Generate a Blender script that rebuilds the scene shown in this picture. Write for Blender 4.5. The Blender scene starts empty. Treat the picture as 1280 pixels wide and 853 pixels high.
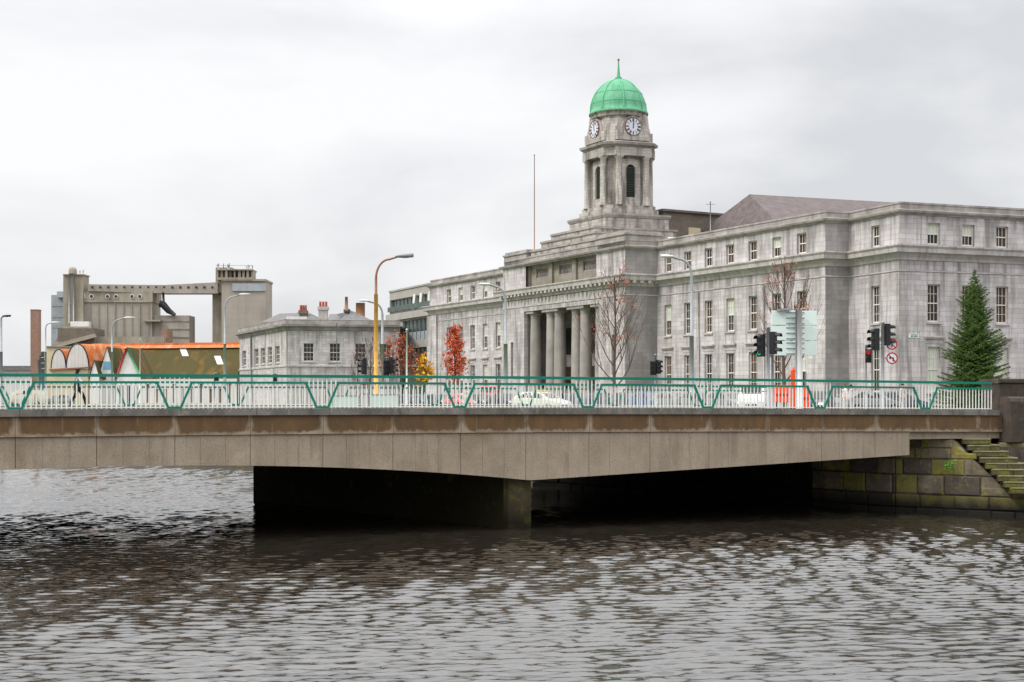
import bpy, bmesh, math, random
from mathutils import Vector, Matrix
import numpy as np
R = math.radians
sc = bpy.context.scene
col = sc.collection
F_PX = 1700.0; HY = 498.0; CZ = 5.0

# ---------------------------------------------------------------- helpers
def P(px, Y): return Vector(((px - 640) / F_PX * Y, Y))
def Zp(py, Y): return CZ + (HY - py) / F_PX * Y
U = Vector((-.482, .876)); V = Vector((.943, .334))

ORG = {}
def tag(o, label=None, cat=None, group=None, kind=None):
    if label: o['label'] = label
    if cat: o['category'] = cat
    if group: o['group'] = group
    if kind: o['kind'] = kind
    return o
def thing(name, loc, label, cat, group=None, rz=0):
    o = bpy.data.objects.new(name, None); col.objects.link(o)
    o.location = loc; o.rotation_euler = (0, 0, rz); o.empty_display_size = .3
    ORG[o.name] = Vector(loc)
    return tag(o, label, cat, group)

class FR:
    """local frame: p0 plan origin, d along, n outward"""
    def __init__(s, p0, d, n): s.p = Vector(p0[:2]); s.d = Vector(d[:2]).normalized(); s.n = Vector(n[:2]).normalized()
    def __call__(s, a, o, z): q = s.p + s.d * a + s.n * o; return (q.x, q.y, z)
XY = FR((0, 0), (1, 0), (0, 1))

class MB:
    def __init__(s): s.v = []; s.f = []; s.sm = []
    def add(s, vs, fs, smooth=False):
        k = len(s.v); s.v += [tuple(x) for x in vs]
        for f in fs: s.f.append(tuple(i + k for i in f)); s.sm.append(smooth)
        return s
    def quad(s, a, b, c, d): return s.add([a, b, c, d], [(0, 1, 2, 3)])
    def box(s, fr, a0, a1, o0, o1, z0, z1):
        vs = [fr(a, o, z) for z in (z0, z1) for o in (o0, o1) for a in (a0, a1)]
        return s.add(vs, [(0, 1, 3, 2), (4, 6, 7, 5), (0, 4, 5, 1), (2, 3, 7, 6), (0, 2, 6, 4), (1, 5, 7, 3)])
    def bev(s, fr, a0, a1, o0, o1, z0, z1, b=.03):
        """box whose o1 face has chamfered edges"""
        A = [fr(a, o0, z) for a, z in ((a0, z0), (a1, z0), (a1, z1), (a0, z1))]
        B = [fr(a, o1 - b, z) for a, z in ((a0, z0), (a1, z0), (a1, z1), (a0, z1))]
        C = [fr(a, o1, z) for a, z in ((a0 + b, z0 + b), (a1 - b, z0 + b), (a1 - b, z1 - b), (a0 + b, z1 - b))]
        fs = [(0, 3, 2, 1), (8, 9, 10, 11)]
        for i in range(4):
            j = (i + 1) % 4; fs += [(i, j, j + 4, i + 4), (i + 4, j + 4, j + 8, i + 8)]
        return s.add(A + B + C, fs)
    def prism(s, pts, z0, z1, top=None):
        n = len(pts); tp = top or pts
        vs = [(p[0], p[1], z0) for p in pts] + [(p[0], p[1], z1) for p in tp]
        fs = [tuple(range(n))[::-1], tuple(range(n, 2 * n))] + [(i, (i + 1) % n, (i + 1) % n + n, i + n) for i in range(n)]
        return s.add(vs, fs)
    def tube(s, pts, rads, n=8, cap=True, smooth=True):
        pts = [Vector(p) for p in pts]
        if not hasattr(rads, '__len__'): rads = [rads] * len(pts)
        vs = []; a = None
        for i, p in enumerate(pts):
            t = (pts[min(i + 1, len(pts) - 1)] - pts[max(i - 1, 0)])
            if t.length < 1e-6: t = Vector((0, 0, 1))
            t.normalize()
            if a is None:
                ref = Vector((0, 0, 1)) if abs(t.z) < .9 else Vector((1, 0, 0)); a = t.cross(ref).normalized()
            else:
                a = a - t * a.dot(t)
                a = a.normalized() if a.length > 1e-5 else t.orthogonal().normalized()
            b = t.cross(a)
            for k in range(n):
                w = 2 * math.pi * (k + .5) / n
                vs.append(p + (a * math.cos(w) + b * math.sin(w)) * rads[i])
        fs = [(i * n + k, i * n + (k + 1) % n, (i + 1) * n + (k + 1) % n, (i + 1) * n + k) for i in range(len(pts) - 1) for k in range(n)]
        s.add(vs, fs, smooth)
        if cap:
            m = len(s.v) - len(vs)
            s.f.append(tuple(m + k for k in range(n))); s.sm.append(False)
            s.f.append(tuple(m + (len(pts) - 1) * n + k for k in range(n))[::-1]); s.sm.append(False)
        return s
    def lathe(s, c, prof, n=24, smooth=True, ph=0):
        vs = []
        for r, z in prof:
            for k in range(n):
                w = 2 * math.pi * k / n + ph; vs.append((c[0] + r * math.cos(w), c[1] + r * math.sin(w), z))
        m = len(prof)
        fs = [(i * n + k, i * n + (k + 1) % n, (i + 1) * n + (k + 1) % n, (i + 1) * n + k) for i in range(m - 1) for k in range(n)]
        s.add(vs, fs, smooth)
        return s
    def disc(s, c, ax, r, th, n=24):
        """disc centred c with axis ax, thickness th along ax"""
        c = Vector(c); ax = Vector(ax).normalized()
        return s.tube([c, c + ax * th], r, n, True, False)
    def sweep(s, path, prof, closed=False):
        """plan path (outward = left), profile (outset, z)"""
        path = [Vector(p[:2]) for p in path]; n = len(path); rings = []
        for i in range(n):
            def nrm(a, b):
                d = (b - a).normalized(); return Vector((-d.y, d.x))
            if closed: n1 = nrm(path[i - 1], path[i]); n2 = nrm(path[i], path[(i + 1) % n])
            else:
                n1 = nrm(path[i - 1], path[i]) if i else nrm(path[0], path[1])
                n2 = nrm(path[i], path[i + 1]) if i < n - 1 else n1
            m = (n1 + n2).normalized(); k = 1 / max(.3, m.dot(n1))
            rings.append([(path[i].x + m.x * o * k, path[i].y + m.y * o * k, z) for o, z in prof])
        m = len(prof); vs = [v for r in rings for v in r]; fs = []
        for i in range(n if closed else n - 1):
            j = (i + 1) % n
            for k in range(m - 1): fs.append((i * m + k, j * m + k, j * m + k + 1, i * m + k + 1))
        s.add(vs, fs)
        if not closed:
            k = len(s.v) - len(vs)
            s.f.append(tuple(k + i for i in range(m))); s.sm.append(False)
            s.f.append(tuple(k + (n - 1) * m + i for i in range(m))); s.sm.append(False)
        return s
    def wall(s, fr, L, z0, z1, ops=(), rev=.35):
        ss = sorted({0, L} | {round(x, 4) for o in ops for x in o[:2]}); zs = sorted({z0, z1} | {round(x, 4) for o in ops for x in o[2:4]})
        for i in range(len(ss) - 1):
            for j in range(len(zs) - 1):
                cs = (ss[i] + ss[i + 1]) / 2; cz = (zs[j] + zs[j + 1]) / 2
                if any(o[0] < cs < o[1] and o[2] < cz < o[3] for o in ops): continue
                s.quad(fr(ss[i], 0, zs[j]), fr(ss[i + 1], 0, zs[j]), fr(ss[i + 1], 0, zs[j + 1]), fr(ss[i], 0, zs[j + 1]))
        for a, b, c, d in [o[:4] for o in ops]:
            s.quad(fr(a, 0, c), fr(a, -rev, c), fr(a, -rev, d), fr(a, 0, d))
            s.quad(fr(b, 0, c), fr(b, -rev, c), fr(b, -rev, d), fr(b, 0, d))
            s.quad(fr(a, 0, d), fr(b, 0, d), fr(b, -rev, d), fr(a, -rev, d))
            s.quad(fr(a, 0, c), fr(b, 0, c), fr(b, -rev, c), fr(a, -rev, c))
        return s
    def build(s, name, mat, parent=None, world=True, origin=None):
        me = bpy.data.meshes.new(name)
        off = Vector((0, 0, 0))
        if world and parent is not None: off = ORG.get(parent.name, Vector((0, 0, 0)))
        elif world and origin is not None: off = Vector(origin)
        vs = [(x - off.x, y - off.y, z - off.z) for x, y, z in s.v]
        me.from_pydata(vs, [], s.f)
        me.polygons.foreach_set('use_smooth', s.sm)
        uv = me.uv_layers.new(name='UVMap')
        arr = np.zeros(len(me.loops) * 2, dtype=np.float32)
        for p in me.polygons:
            n = p.normal
            if abs(n.z) > .85: t = None
            else:
                t = Vector((-n.y, n.x)); t.normalize()
                if t.x < -1e-3 or (abs(t.x) <= 1e-3 and t.y < 0): t = -t
            for li in p.loop_indices:
                x, y, z = s.v[me.loops[li].vertex_index]
                if t is None: arr[2 * li] = x; arr[2 * li + 1] = y
                else: arr[2 * li] = x * t.x + y * t.y; arr[2 * li + 1] = z
        uv.data.foreach_set('uv', arr)
        me.materials.append(mat)
        o = bpy.data.objects.new(name, me); col.objects.link(o)
        if parent is not None: o.parent = parent
        elif origin is not None: o.location = origin
        ORG[o.name] = off
        return o

def copy_tree(o, parent=None):
    c = o.copy(); col.objects.link(c); c.parent = parent
    for ch in o.children: copy_tree(ch, c)
    return c

# ---------------------------------------------------------------- materials
def srgb(r, g, b):
    f = lambda c: (c / 255 / 12.92) if c <= 10 else ((c / 255 + .055) / 1.055) ** 2.4
    return (f(r), f(g), f(b))
def mat(name, c1, c2=None, rough=.8, metal=0, ns=.6, brick=None, streaks=(), spots=(), bump=0, bscale=20, spec=.3, emit=None, coords='Object', tide=None, bands=()):
    m = bpy.data.materials.new(name); m.use_nodes = True
    N = m.node_tree.nodes; Lk = m.node_tree.links; b = N['Principled BSDF']
    b.inputs['Roughness'].default_value = rough; b.inputs['Metallic'].default_value = metal
    b.inputs['Specular IOR Level'].default_value = spec
    tc = N.new('ShaderNodeTexCoord'); src = tc.outputs[coords]
    if coords == 'World':
        pass
    def noise(scale, detail=5, vec=None, rg=.6):
        n = N.new('ShaderNodeTexNoise'); n.inputs['Scale'].default_value = scale; n.inputs['Detail'].default_value = detail
        n.inputs['Roughness'].default_value = rg
        Lk.new(vec or src, n.inputs['Vector']); return n.outputs['Fac']
    def ramp(x, a, b_):
        r = N.new('ShaderNodeMapRange'); r.inputs['From Min'].default_value = a; r.inputs['From Max'].default_value = b_
        Lk.new(x, r.inputs['Value']); return r.outputs['Result']
    def mix(f, a, b_, mode='MIX'):
        x = N.new('ShaderNodeMix'); x.data_type = 'RGBA'; x.blend_type = mode
        for s_, v in ((x.inputs[0], f), (x.inputs[6], a), (x.inputs[7], b_)):
            if hasattr(v, 'links'): Lk.new(v, s_)
            elif isinstance(v, (int, float)): s_.default_value = v
            else: s_.default_value = (*v, 1)
        return x.outputs[2]
    c2 = c2 or tuple(x * .82 for x in c1)
    cur = mix(ramp(noise(ns), .3, .7), c1, c2)
    hb = None
    if brick:
        bw, bh, ms, va, jd = brick
        bt = N.new('ShaderNodeTexBrick'); Lk.new(tc.outputs['UV'], bt.inputs['Vector'])
        bt.inputs['Scale'].default_value = 1; bt.inputs['Brick Width'].default_value = bw; bt.inputs['Row Height'].default_value = bh
        bt.inputs['Mortar Size'].default_value = ms; bt.inputs['Mortar Smooth'].default_value = .3
        bt.inputs['Color1'].default_value = (1, 1, 1, 1); bt.inputs['Color2'].default_value = (va, va, va * .98, 1)
        bt.inputs['Mortar'].default_value = (jd, jd, jd, 1)
        cur = mix(1.0, cur, bt.outputs['Color'], 'MULTIPLY'); hb = bt.outputs['Fac']
    for (sx, sz, lo, hi, amt, c) in streaks:      # vertical run-off stains
        mp = N.new('ShaderNodeMapping'); Lk.new(src, mp.inputs['Vector']); mp.inputs['Scale'].default_value = (sx, sx, sz)
        f = ramp(noise(1, 6, mp.outputs['Vector']), lo, hi)
        mm = N.new('ShaderNodeMath'); mm.operation = 'MULTIPLY'; Lk.new(f, mm.inputs[0]); mm.inputs[1].default_value = amt
        cur = mix(mm.outputs[0], cur, c)
    for (sc_, lo, hi, amt, c) in spots:
        f = ramp(noise(sc_, 8, None, .7), lo, hi)
        mm = N.new('ShaderNodeMath'); mm.operation = 'MULTIPLY'; Lk.new(f, mm.inputs[0]); mm.inputs[1].default_value = amt
        cur = mix(mm.outputs[0], cur, c)
    if bands:
        g = N.new('ShaderNodeNewGeometry'); sp = N.new('ShaderNodeSeparateXYZ'); Lk.new(g.outputs['Position'], sp.inputs[0])
        mp = N.new('ShaderNodeMapping'); Lk.new(src, mp.inputs['Vector']); mp.inputs['Scale'].default_value = (1.9, 1.9, .14)
        nf = ramp(noise(1, 6, mp.outputs['Vector']), .40, .66)
        for z0, z1, amt, c in bands:              # run-off stains hanging from ledges (z1 = ledge, z0 = where they fade out)
            lo = ramp(sp.outputs[2], z0, z1); cut = N.new('ShaderNodeMath'); cut.operation = 'LESS_THAN'; Lk.new(sp.outputs[2], cut.inputs[0]); cut.inputs[1].default_value = max(z0, z1) + .05
            m1 = N.new('ShaderNodeMath'); m1.operation = 'MULTIPLY'; Lk.new(lo, m1.inputs[0]); Lk.new(nf, m1.inputs[1])
            m2 = N.new('ShaderNodeMath'); m2.operation = 'MULTIPLY'; Lk.new(m1.outputs[0], m2.inputs[0]); Lk.new(cut.outputs[0], m2.inputs[1])
            m3 = N.new('ShaderNodeMath'); m3.operation = 'MULTIPLY'; Lk.new(m2.outputs[0], m3.inputs[0]); m3.inputs[1].default_value = amt
            cur = mix(m3.outputs[0], cur, c)
    if tide:                                      # growth up to the high-water mark (world height)
        z0, z1, c, amt = tide
        g = N.new('ShaderNodeNewGeometry'); sp = N.new('ShaderNodeSeparateXYZ'); Lk.new(g.outputs['Position'], sp.inputs[0])
        ad = N.new('ShaderNodeMath'); ad.operation = 'ADD'; Lk.new(sp.outputs[2], ad.inputs[0])
        nz = N.new('ShaderNodeMath'); nz.operation = 'MULTIPLY'; Lk.new(noise(1.5), nz.inputs[0]); nz.inputs[1].default_value = .8
        Lk.new(nz.outputs[0], ad.inputs[1])
        f = ramp(ad.outputs[0], z1 + .4, z0 + .4)
        mm = N.new('ShaderNodeMath'); mm.operation = 'MULTIPLY'; Lk.new(f, mm.inputs[0]); mm.inputs[1].default_value = amt
        cur = mix(mm.outputs[0], cur, c)
    Lk.new(cur, b.inputs['Base Color'])
    if bump or hb is not None:
        bp = N.new('ShaderNodeBump'); bp.inputs['Distance'].default_value = .02
        h = noise(bscale, 6)
        if hb is not None:
            sb = N.new('ShaderNodeMath'); sb.operation = 'MULTIPLY_ADD'; Lk.new(hb, sb.inputs[0]); sb.inputs[1].default_value = -1.2
            Lk.new(h, sb.inputs[2]); h = sb.outputs[0]
        Lk.new(h, bp.inputs['Height']); bp.inputs['Strength'].default_value = bump or .3
        Lk.new(bp.outputs[0], b.inputs['Normal'])
    if emit:
        b.inputs['Emission Color'].default_value = (*emit[0], 1); b.inputs['Emission Strength'].default_value = emit[1]
    return m

DK = (.10, .095, .085)
M = {}
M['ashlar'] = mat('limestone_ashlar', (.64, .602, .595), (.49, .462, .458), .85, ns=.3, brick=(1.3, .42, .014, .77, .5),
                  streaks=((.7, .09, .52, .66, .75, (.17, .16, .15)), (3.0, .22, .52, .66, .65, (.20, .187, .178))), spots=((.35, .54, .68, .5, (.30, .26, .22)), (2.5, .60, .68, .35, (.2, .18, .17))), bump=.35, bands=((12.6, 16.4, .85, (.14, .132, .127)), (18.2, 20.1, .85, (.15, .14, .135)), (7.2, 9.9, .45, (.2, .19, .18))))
M['stone'] = mat('limestone_trim', (.58, .545, .525), (.37, .348, .335), .85, ns=.8, brick=(1.4, 3.1, .01, .88, .7),
                 streaks=((2.2, .3, .5, .72, .6, (.17, .165, .155)),), bump=.25)
M['parapet'] = mat('limestone_weathered', (.46, .425, .40), (.27, .25, .235), .9, ns=.5, brick=(1.2, .45, .012, .85, .65),
                   streaks=((1.2, .3, .46, .68, .65, (.14, .135, .125)),), spots=((.6, .55, .7, .5, (.27, .23, .15)),), bump=.3)
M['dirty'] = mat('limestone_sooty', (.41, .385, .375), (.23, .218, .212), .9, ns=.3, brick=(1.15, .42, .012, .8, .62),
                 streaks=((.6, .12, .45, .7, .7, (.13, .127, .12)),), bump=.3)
M['mossy'] = mat('limestone_lichen', (.36, .33, .27), (.25, .24, .21), .9, ns=.5, brick=(1.1, .42, .012, .85, .6),
                 streaks=((1.4, .3, .45, .7, .6, (.15, .14, .12)),), spots=((.5, .5, .65, .6, (.25, .20, .10)),), bump=.3)
M['towerstone'] = mat('limestone_tower', (.56, .52, .475), (.36, .335, .305), .88, ns=.7, brick=(.9, .36, .014, .78, .48),
                      streaks=((1.6, .2, .48, .62, .8, (.14, .125, .108)),), spots=((.9, .55, .7, .35, (.28, .23, .15)),), bump=.3)
M['frame'] = mat('cream_window_paint', (.72, .70, .64), (.62, .6, .55), .5, ns=3)
M['blind'] = mat('pale_roller_blind', (.60, .63, .53), (.52, .55, .46), .85, ns=1)
M['curtain'] = mat('brown_curtain', (.16, .07, .035), (.09, .045, .025), .85, ns=2, streaks=((12, .1, .4, .6, .7, (.05, .03, .02)),))
def glass_mat(name, c, c2):
    m = mat(name, c, c2, .22, ns=.7, spec=.28); return m
M['glass'] = glass_mat('window_glass', (.018, .018, .017), (.05, .047, .042))
M['glassbrown'] = glass_mat('window_glass_warm_room', (.07, .04, .025), (.025, .02, .018))
M['glassgreen'] = glass_mat('green_tinted_glass', (.06, .11, .085), (.02, .035, .028))
M['slate'] = mat('brown_slate', (.17, .135, .13), (.115, .095, .095), .7, ns=1.2, brick=(.5, .3, .012, .75, .6), bump=.3)
M['greyslate'] = mat('grey_slate', (.20, .195, .195), (.14, .137, .137), .7, ns=1.5, brick=(.4, .25, .012, .75, .6), bump=.3)
M['copper'] = mat('verdigris_copper', (.085, .30, .165), (.13, .38, .22), .65, ns=.9, streaks=((2.5, .25, .50, .68, .65, (.05, .22, .12)), (1.2, .2, .55, .7, .4, (.22, .46, .31))), spec=.3)
M['copperrib'] = mat('verdigris_rib', (.06, .33, .17), (.12, .45, .25), .6, ns=2)
M['clockface'] = mat('pale_clock_face', (.62, .64, .69), (.55, .57, .62), .5, ns=2)
M['maroon'] = mat('dark_red_paint', (.10, .015, .02), (.08, .012, .018), .5)
M['navy'] = mat('dark_blue_paint', (.03, .04, .10), (.02, .03, .07), .5)
M['black'] = mat('black_plastic', (.012, .012, .014), (.02, .02, .022), .45, ns=5)
M['dark'] = mat('dark_void', (.012, .012, .011), (.018, .017, .015), .9)
M['rail'] = mat('teal_green_paint', (.0, .19, .125), (.002, .145, .10), .5, ns=1.5, spots=((3, .6, .75, .4, (.03, .12, .09)),), spec=.3)
M['bal'] = mat('pale_baluster_paint', (.80, .81, .75), (.70, .71, .65), .5, ns=2, spots=((6, .62, .75, .5, (.35, .27, .18)),))
M['coping'] = mat('grey_coping_stone', (.215, .20, .18), (.13, .122, .11), .9, ns=1.2, brick=(2.62, 4, .02, .8, .5), streaks=((2, .6, .48, .64, .7, (.075, .07, .062)),), spots=((3.5, .54, .66, .5, (.30, .28, .25)), (.7, .55, .68, .5, (.12, .10, .07))), bump=.5)
M['parabeam'] = mat('stained_concrete_beam', (.165, .097, .044), (.10, .062, .032), .9, ns=1.1,
                    streaks=((2.4, .5, .46, .66, .6, (.085, .055, .03)), (5, .5, .62, .74, .6, (.27, .225, .17))), spots=((.45, .58, .75, .45, (.19, .085, .05)),), bump=.5)
M['limebloom'] = mat('bare_concrete_streak', (.34, .295, .235), (.25, .20, .145), .9, ns=3, spots=((4, .5, .65, .4, (.17, .12, .07)),), bump=.4)
M['aggregate'] = mat('exposed_aggregate_panel', (.38, .315, .24), (.28, .228, .17), .95, ns=.7,
                     streaks=((1.2, .3, .50, .68, .5, (.17, .135, .10)), (4.5, .35, .56, .7, .4, (.14, .11, .085))), spots=((.45, .52, .68, .5, (.21, .145, .085)), (26, .50, .62, .55, (.12, .095, .075)), (33, .62, .7, .4, (.46, .41, .35))), bump=.5, bscale=45)
M['soffit'] = mat('shade_dark_concrete', (.018, .016, .013), (.012, .011, .009), .95, spec=.02)  # near-black: shade under the deck painted into the concrete colour
M['pier'] = mat('shade_algae_concrete', (.032, .029, .015), (.015, .014, .009), .95, spec=.03, ns=1.2, spots=((1.2, .56, .64, .6, (.10, .09, .012)),), tide=(0, 1.6, (.02, .018, .01), .9), bump=.4)  # algae and tide marks over a base darkened as painted under-bridge shade
M['quay'] = mat('mossy_quay_stone', (.22, .18, .12), (.075, .065, .048), .9, ns=1.1, spots=((.9, .52, .58, .85, (.24, .20, .015)), (2.4, .55, .63, .7, (.05, .09, .015)), (1.7, .58, .66, .6, (.34, .31, .25)), (5, .55, .66, .6, (.05, .043, .035))),
                streaks=((1.6, .3, .5, .7, .5, (.04, .036, .03)),), tide=(.35, 1.1, (.008, .007, .006), .97), bump=.8, bscale=7)
M['quayolive'] = mat('olive_mossed_stone', (.20, .175, .06), (.09, .085, .03), .9, ns=1.3, spots=((1.3, .50, .60, .8, (.23, .20, .03)), (3, .55, .65, .6, (.06, .055, .03)), (1.9, .6, .68, .5, (.30, .27, .2))), tide=(.35, 1.1, (.008, .007, .006), .97), bump=.9, bscale=7)
M['quayblack'] = mat('dark_weathered_stone', (.095, .078, .06), (.045, .038, .03), .92, ns=1.5, spots=((1.6, .54, .64, .6, (.13, .12, .03)), (4, .56, .68, .5, (.2, .18, .15))), tide=(.35, 1.1, (.008, .007, .006), .97), bump=.9, bscale=7)
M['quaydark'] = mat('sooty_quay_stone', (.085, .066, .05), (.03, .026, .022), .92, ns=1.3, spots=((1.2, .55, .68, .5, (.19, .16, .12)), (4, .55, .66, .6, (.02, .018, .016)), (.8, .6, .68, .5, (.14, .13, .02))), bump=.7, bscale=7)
M['step'] = mat('mossy_step_stone', (.22, .195, .13), (.11, .10, .05), .9, ns=1.6, spots=((2.2, .5, .6, .8, (.12, .125, .015)), (4, .58, .68, .5, (.38, .36, .3))), bump=.6, bscale=9)
M['asphalt'] = mat('asphalt', (.055, .055, .057), (.04, .04, .042), .9, ns=.4, bump=.3, bscale=60)
M['paving'] = mat('paving', (.22, .21, .20), (.16, .155, .15), .9, ns=.5, brick=(.6, .6, .02, .85, .6))
M['ground'] = mat('ground', (.14, .13, .11), (.10, .095, .08), .95, ns=.05)
M['grass'] = mat('grass', (.12, .19, .045), (.085, .14, .035), .95, ns=.3, spots=((3, .5, .65, .5, (.15, .22, .05)),), bump=.6)
M['conc'] = mat('silo_concrete', (.38, .345, .30), (.30, .27, .23), .9, ns=.12, brick=(6, 1.5, .04, .93, .82),
                streaks=((.35, .04, .48, .72, .6, (.17, .155, .13)),), spots=((.1, .55, .7, .4, (.22, .19, .11)),), bump=.2)
M['concdirty'] = mat('silo_concrete_lichen', (.35, .315, .25), (.25, .225, .175), .9, ns=.3, streaks=((.5, .05, .45, .7, .6, (.12, .105, .075)),), bump=.2)
M['bluegrey'] = mat('blue_grey_sheeting', (.36, .40, .42), (.27, .30, .32), .6, ns=.4, streaks=((.8, .08, .5, .7, .4, (.16, .17, .18)),))
M['rust'] = mat('orange_rusted_sheeting', (.60, .17, .045), (.42, .12, .035), .85, ns=.35, streaks=((1.2, .5, .52, .66, .7, (.48, .40, .30)), (.6, .2, .55, .7, .6, (.20, .06, .025))))
M['mossroof'] = mat('mossy_asbestos_roof', (.085, .066, .02), (.055, .05, .018), .95, ns=.12, streaks=((.22, .12, .52, .66, .75, (.20, .105, .022)),), brick=(1.2, 30, .05, .9, .8))
M['greysheet'] = mat('pale_grey_sheeting', (.62, .61, .59), (.54, .53, .51), .8, ns=.5, brick=(.7, 30, .04, .92, .75))
M['white'] = mat('white_render', (.74, .73, .70), (.62, .61, .58), .8, ns=.5, streaks=((1.3, .2, .55, .72, .35, (.45, .42, .36)),))
M['cream'] = mat('cream_render', (.58, .50, .34), (.50, .42, .28), .85, ns=.4)
M['brickred'] = mat('brown_red_brick', (.33, .20, .145), (.25, .155, .115), .9, ns=.3, brick=(.9, .35, .03, .8, .8))
M['brickgrey'] = mat('old_brick', (.20, .165, .13), (.14, .12, .095), .9, ns=.6, brick=(.5, .25, .03, .8, .8))
M['terracotta'] = mat('terracotta', (.40, .085, .05), (.30, .06, .04), .8)
M['bluepaint'] = mat('sky_blue_paint', (.16, .36, .50), (.14, .32, .44), .7)
M['redpaint'] = mat('red_paint', (.42, .02, .02), (.34, .02, .02), .45)
M['greenpaint'] = mat('green_paint', (.05, .35, .15), (.04, .3, .12), .6)
M['panelconc'] = mat('smooth_concrete_cladding', (.36, .35, .31), (.31, .30, .265), .85, ns=.5, brick=(3, 20, .02, .96, .85))
M['mint'] = mat('pale_mint_sheet_metal', (.68, .79, .74), (.6, .71, .66), .5, ns=1.5)
M['mintlite'] = mat('pale_mint_paint', (.62, .76, .66), (.57, .7, .6), .6, ns=1.5)
M['greymetal'] = mat('galvanised_grey', (.33, .35, .36), (.26, .28, .29), .5, metal=.3, ns=2)
M['whitemetal'] = mat('pale_grey_metal', (.62, .63, .62), (.55, .56, .55), .45, ns=2)
M['yellowpole'] = mat('ochre_yellow_pole_paint', (.76, .46, .09), (.66, .38, .07), .6, ns=2, spots=((1.2, .5, .6, .5, (.32, .15, .04)),))
M['rustpole'] = mat('brown_pole_paint', (.30, .15, .08), (.22, .11, .06), .6, ns=2)
M['orange'] = mat('bright_orange_plastic', (.85, .09, .02), (.75, .08, .02), .5)
M['bark'] = mat('tree_bark', (.13, .095, .07), (.075, .055, .045), .95, ns=4, bump=.5)
M['twig'] = mat('brown_twig', (.15, .095, .075), (.095, .06, .05), .95, ns=4)
M['leafred'] = mat('orange_red_leaf', (.55, .095, .02), (.34, .045, .014), .7, ns=3)
M['leafdry'] = mat('dull_red_leaf', (.40, .11, .04), (.26, .06, .035), .8, ns=3)
M['leafyel'] = mat('yellow_leaf', (.72, .40, .02), (.55, .27, .02), .7, ns=3)
M['needle'] = mat('fir_needles', (.085, .17, .022), (.04, .085, .013), .8, ns=1.6, spots=((1.5, .55, .68, .6, (.085, .12, .028)),))
M['tyre'] = mat('tyre_rubber', (.02, .02, .02), None, .9)
M['rim'] = mat('wheel_rim', (.45, .45, .46), None, .4, metal=.6)
M['skin'] = mat('skin', (.50, .30, .22), (.45, .27, .2), .6)
M['hair'] = mat('dark_hair', (.035, .018, .012), None, .7)
M['ledred'] = mat('lit_red_lamp', (.5, .01, .01), None, .4, emit=((1, .05, .03), .22))
M['ledgreen'] = mat('lit_green_lamp', (.01, .3, .15), None, .4, emit=((.02, .8, .35), .35))
M['headlamp'] = mat('headlamp_glass', (.6, .62, .64), None, .15, spec=.6)
def paint(name, c): 
    if name not in M: M[name] = mat(name, c, tuple(x * .95 for x in c), .28, ns=1, spec=.5)
    return M[name]
def cloth(name, c):
    if name not in M: M[name] = mat(name, c, tuple(x * .75 for x in c), .9, ns=6)
    return M[name]
CLOUD_OFF = (0.3, 0, 0.2); EXPO = 0.52; ZEN = 2.75; WSLOPE = .29
# ---------------------------------------------------------------- bridge
BO = Vector((-16.58, 45.4)); BM = Vector((4.89, 1.77)); BD = BM.normalized(); BN = Vector((-BD.y, BD.x)); ML = BM.length; BW = 21.0
def B(n, o=0): q = BO + BM * n + BN * o; return (q.x, q.y)
def cam(n): return -.0042 * (n - 1.9) ** 2
def zr(x): return CZ + x
def girder_z(n):
    n0 = n
    if n > 3.53: return -3.12 + (n - 3.53) * .218
    if n < -2.03: return -3.12 + (-2.03 - n) * .218
    m = (n - .75) / 2.78
    return -2.335 - .785 * abs(m) ** 2.1
bridge = thing('river_bridge', (*B(3.5, 0), 0), 'long low concrete road bridge with brown-stained edge beam on one dark pier', 'bridge')
NS = [x / 4 for x in range(-22, 28)] + [6.83]
# structural body
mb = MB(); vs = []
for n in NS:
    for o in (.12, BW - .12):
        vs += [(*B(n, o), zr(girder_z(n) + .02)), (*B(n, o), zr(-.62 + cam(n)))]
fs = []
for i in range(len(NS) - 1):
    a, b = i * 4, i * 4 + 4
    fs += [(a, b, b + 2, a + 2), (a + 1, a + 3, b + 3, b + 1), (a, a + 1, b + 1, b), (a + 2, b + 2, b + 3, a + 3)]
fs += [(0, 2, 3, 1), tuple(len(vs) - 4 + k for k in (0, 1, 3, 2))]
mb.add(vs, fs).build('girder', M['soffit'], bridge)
# slab from right span end to stair landing
mb = MB()
vs = [(*B(n, o), zr(z)) for n in (6.80, 8.6) for o, z in ((.14, -1.74), (.14, -.62), (BW - .14, -.62), (BW - .14, -1.74))]
mb.add(vs, [(0, 1, 2, 3), (4, 7, 6, 5), (0, 4, 5, 1), (1, 5, 6, 2), (2, 6, 7, 3), (3, 7, 4, 0)]).build('end_slab', M['aggregate'], bridge)
# fascia panels (half a rail bay each, open joint between)
mb = MB()
k = -11.0
random.seed(4)
jn = 0
while k < 6.82:
    g0 = .0017 if jn % 3 == 0 else .0007; g1 = .0017 if jn % 3 == 2 else .0007; jn += 1
    n0, n1 = k + g0, min(k + 1 / 6 - g1, 6.83)
    st = [n0 + (n1 - n0) * t / 4 for t in range(5)]
    out = .03 + (random.uniform(-.006, .006) if jn % 3 == 1 else 0)
    vs = []
    for n in st:
        zb, zt = zr(girder_z(n)), zr(-1.30 + 1.2 * cam(n))
        vs += [(*B(n, .125), zb), (*B(n, out - .05 + .05), zb), (*B(n, out), zt), (*B(n, .125), zt)]
    fs = []
    for i in range(4):
        a = 4 * i; b = a + 4
        fs += [(a, b, b + 1, a + 1), (a + 1, b + 1, b + 2, a + 2), (a + 2, b + 2, b + 3, a + 3)]
    fs += [(0, 1, 2, 3), (16, 19, 18, 17)]
    mb.add(vs, fs); k += 1 / 6
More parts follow.
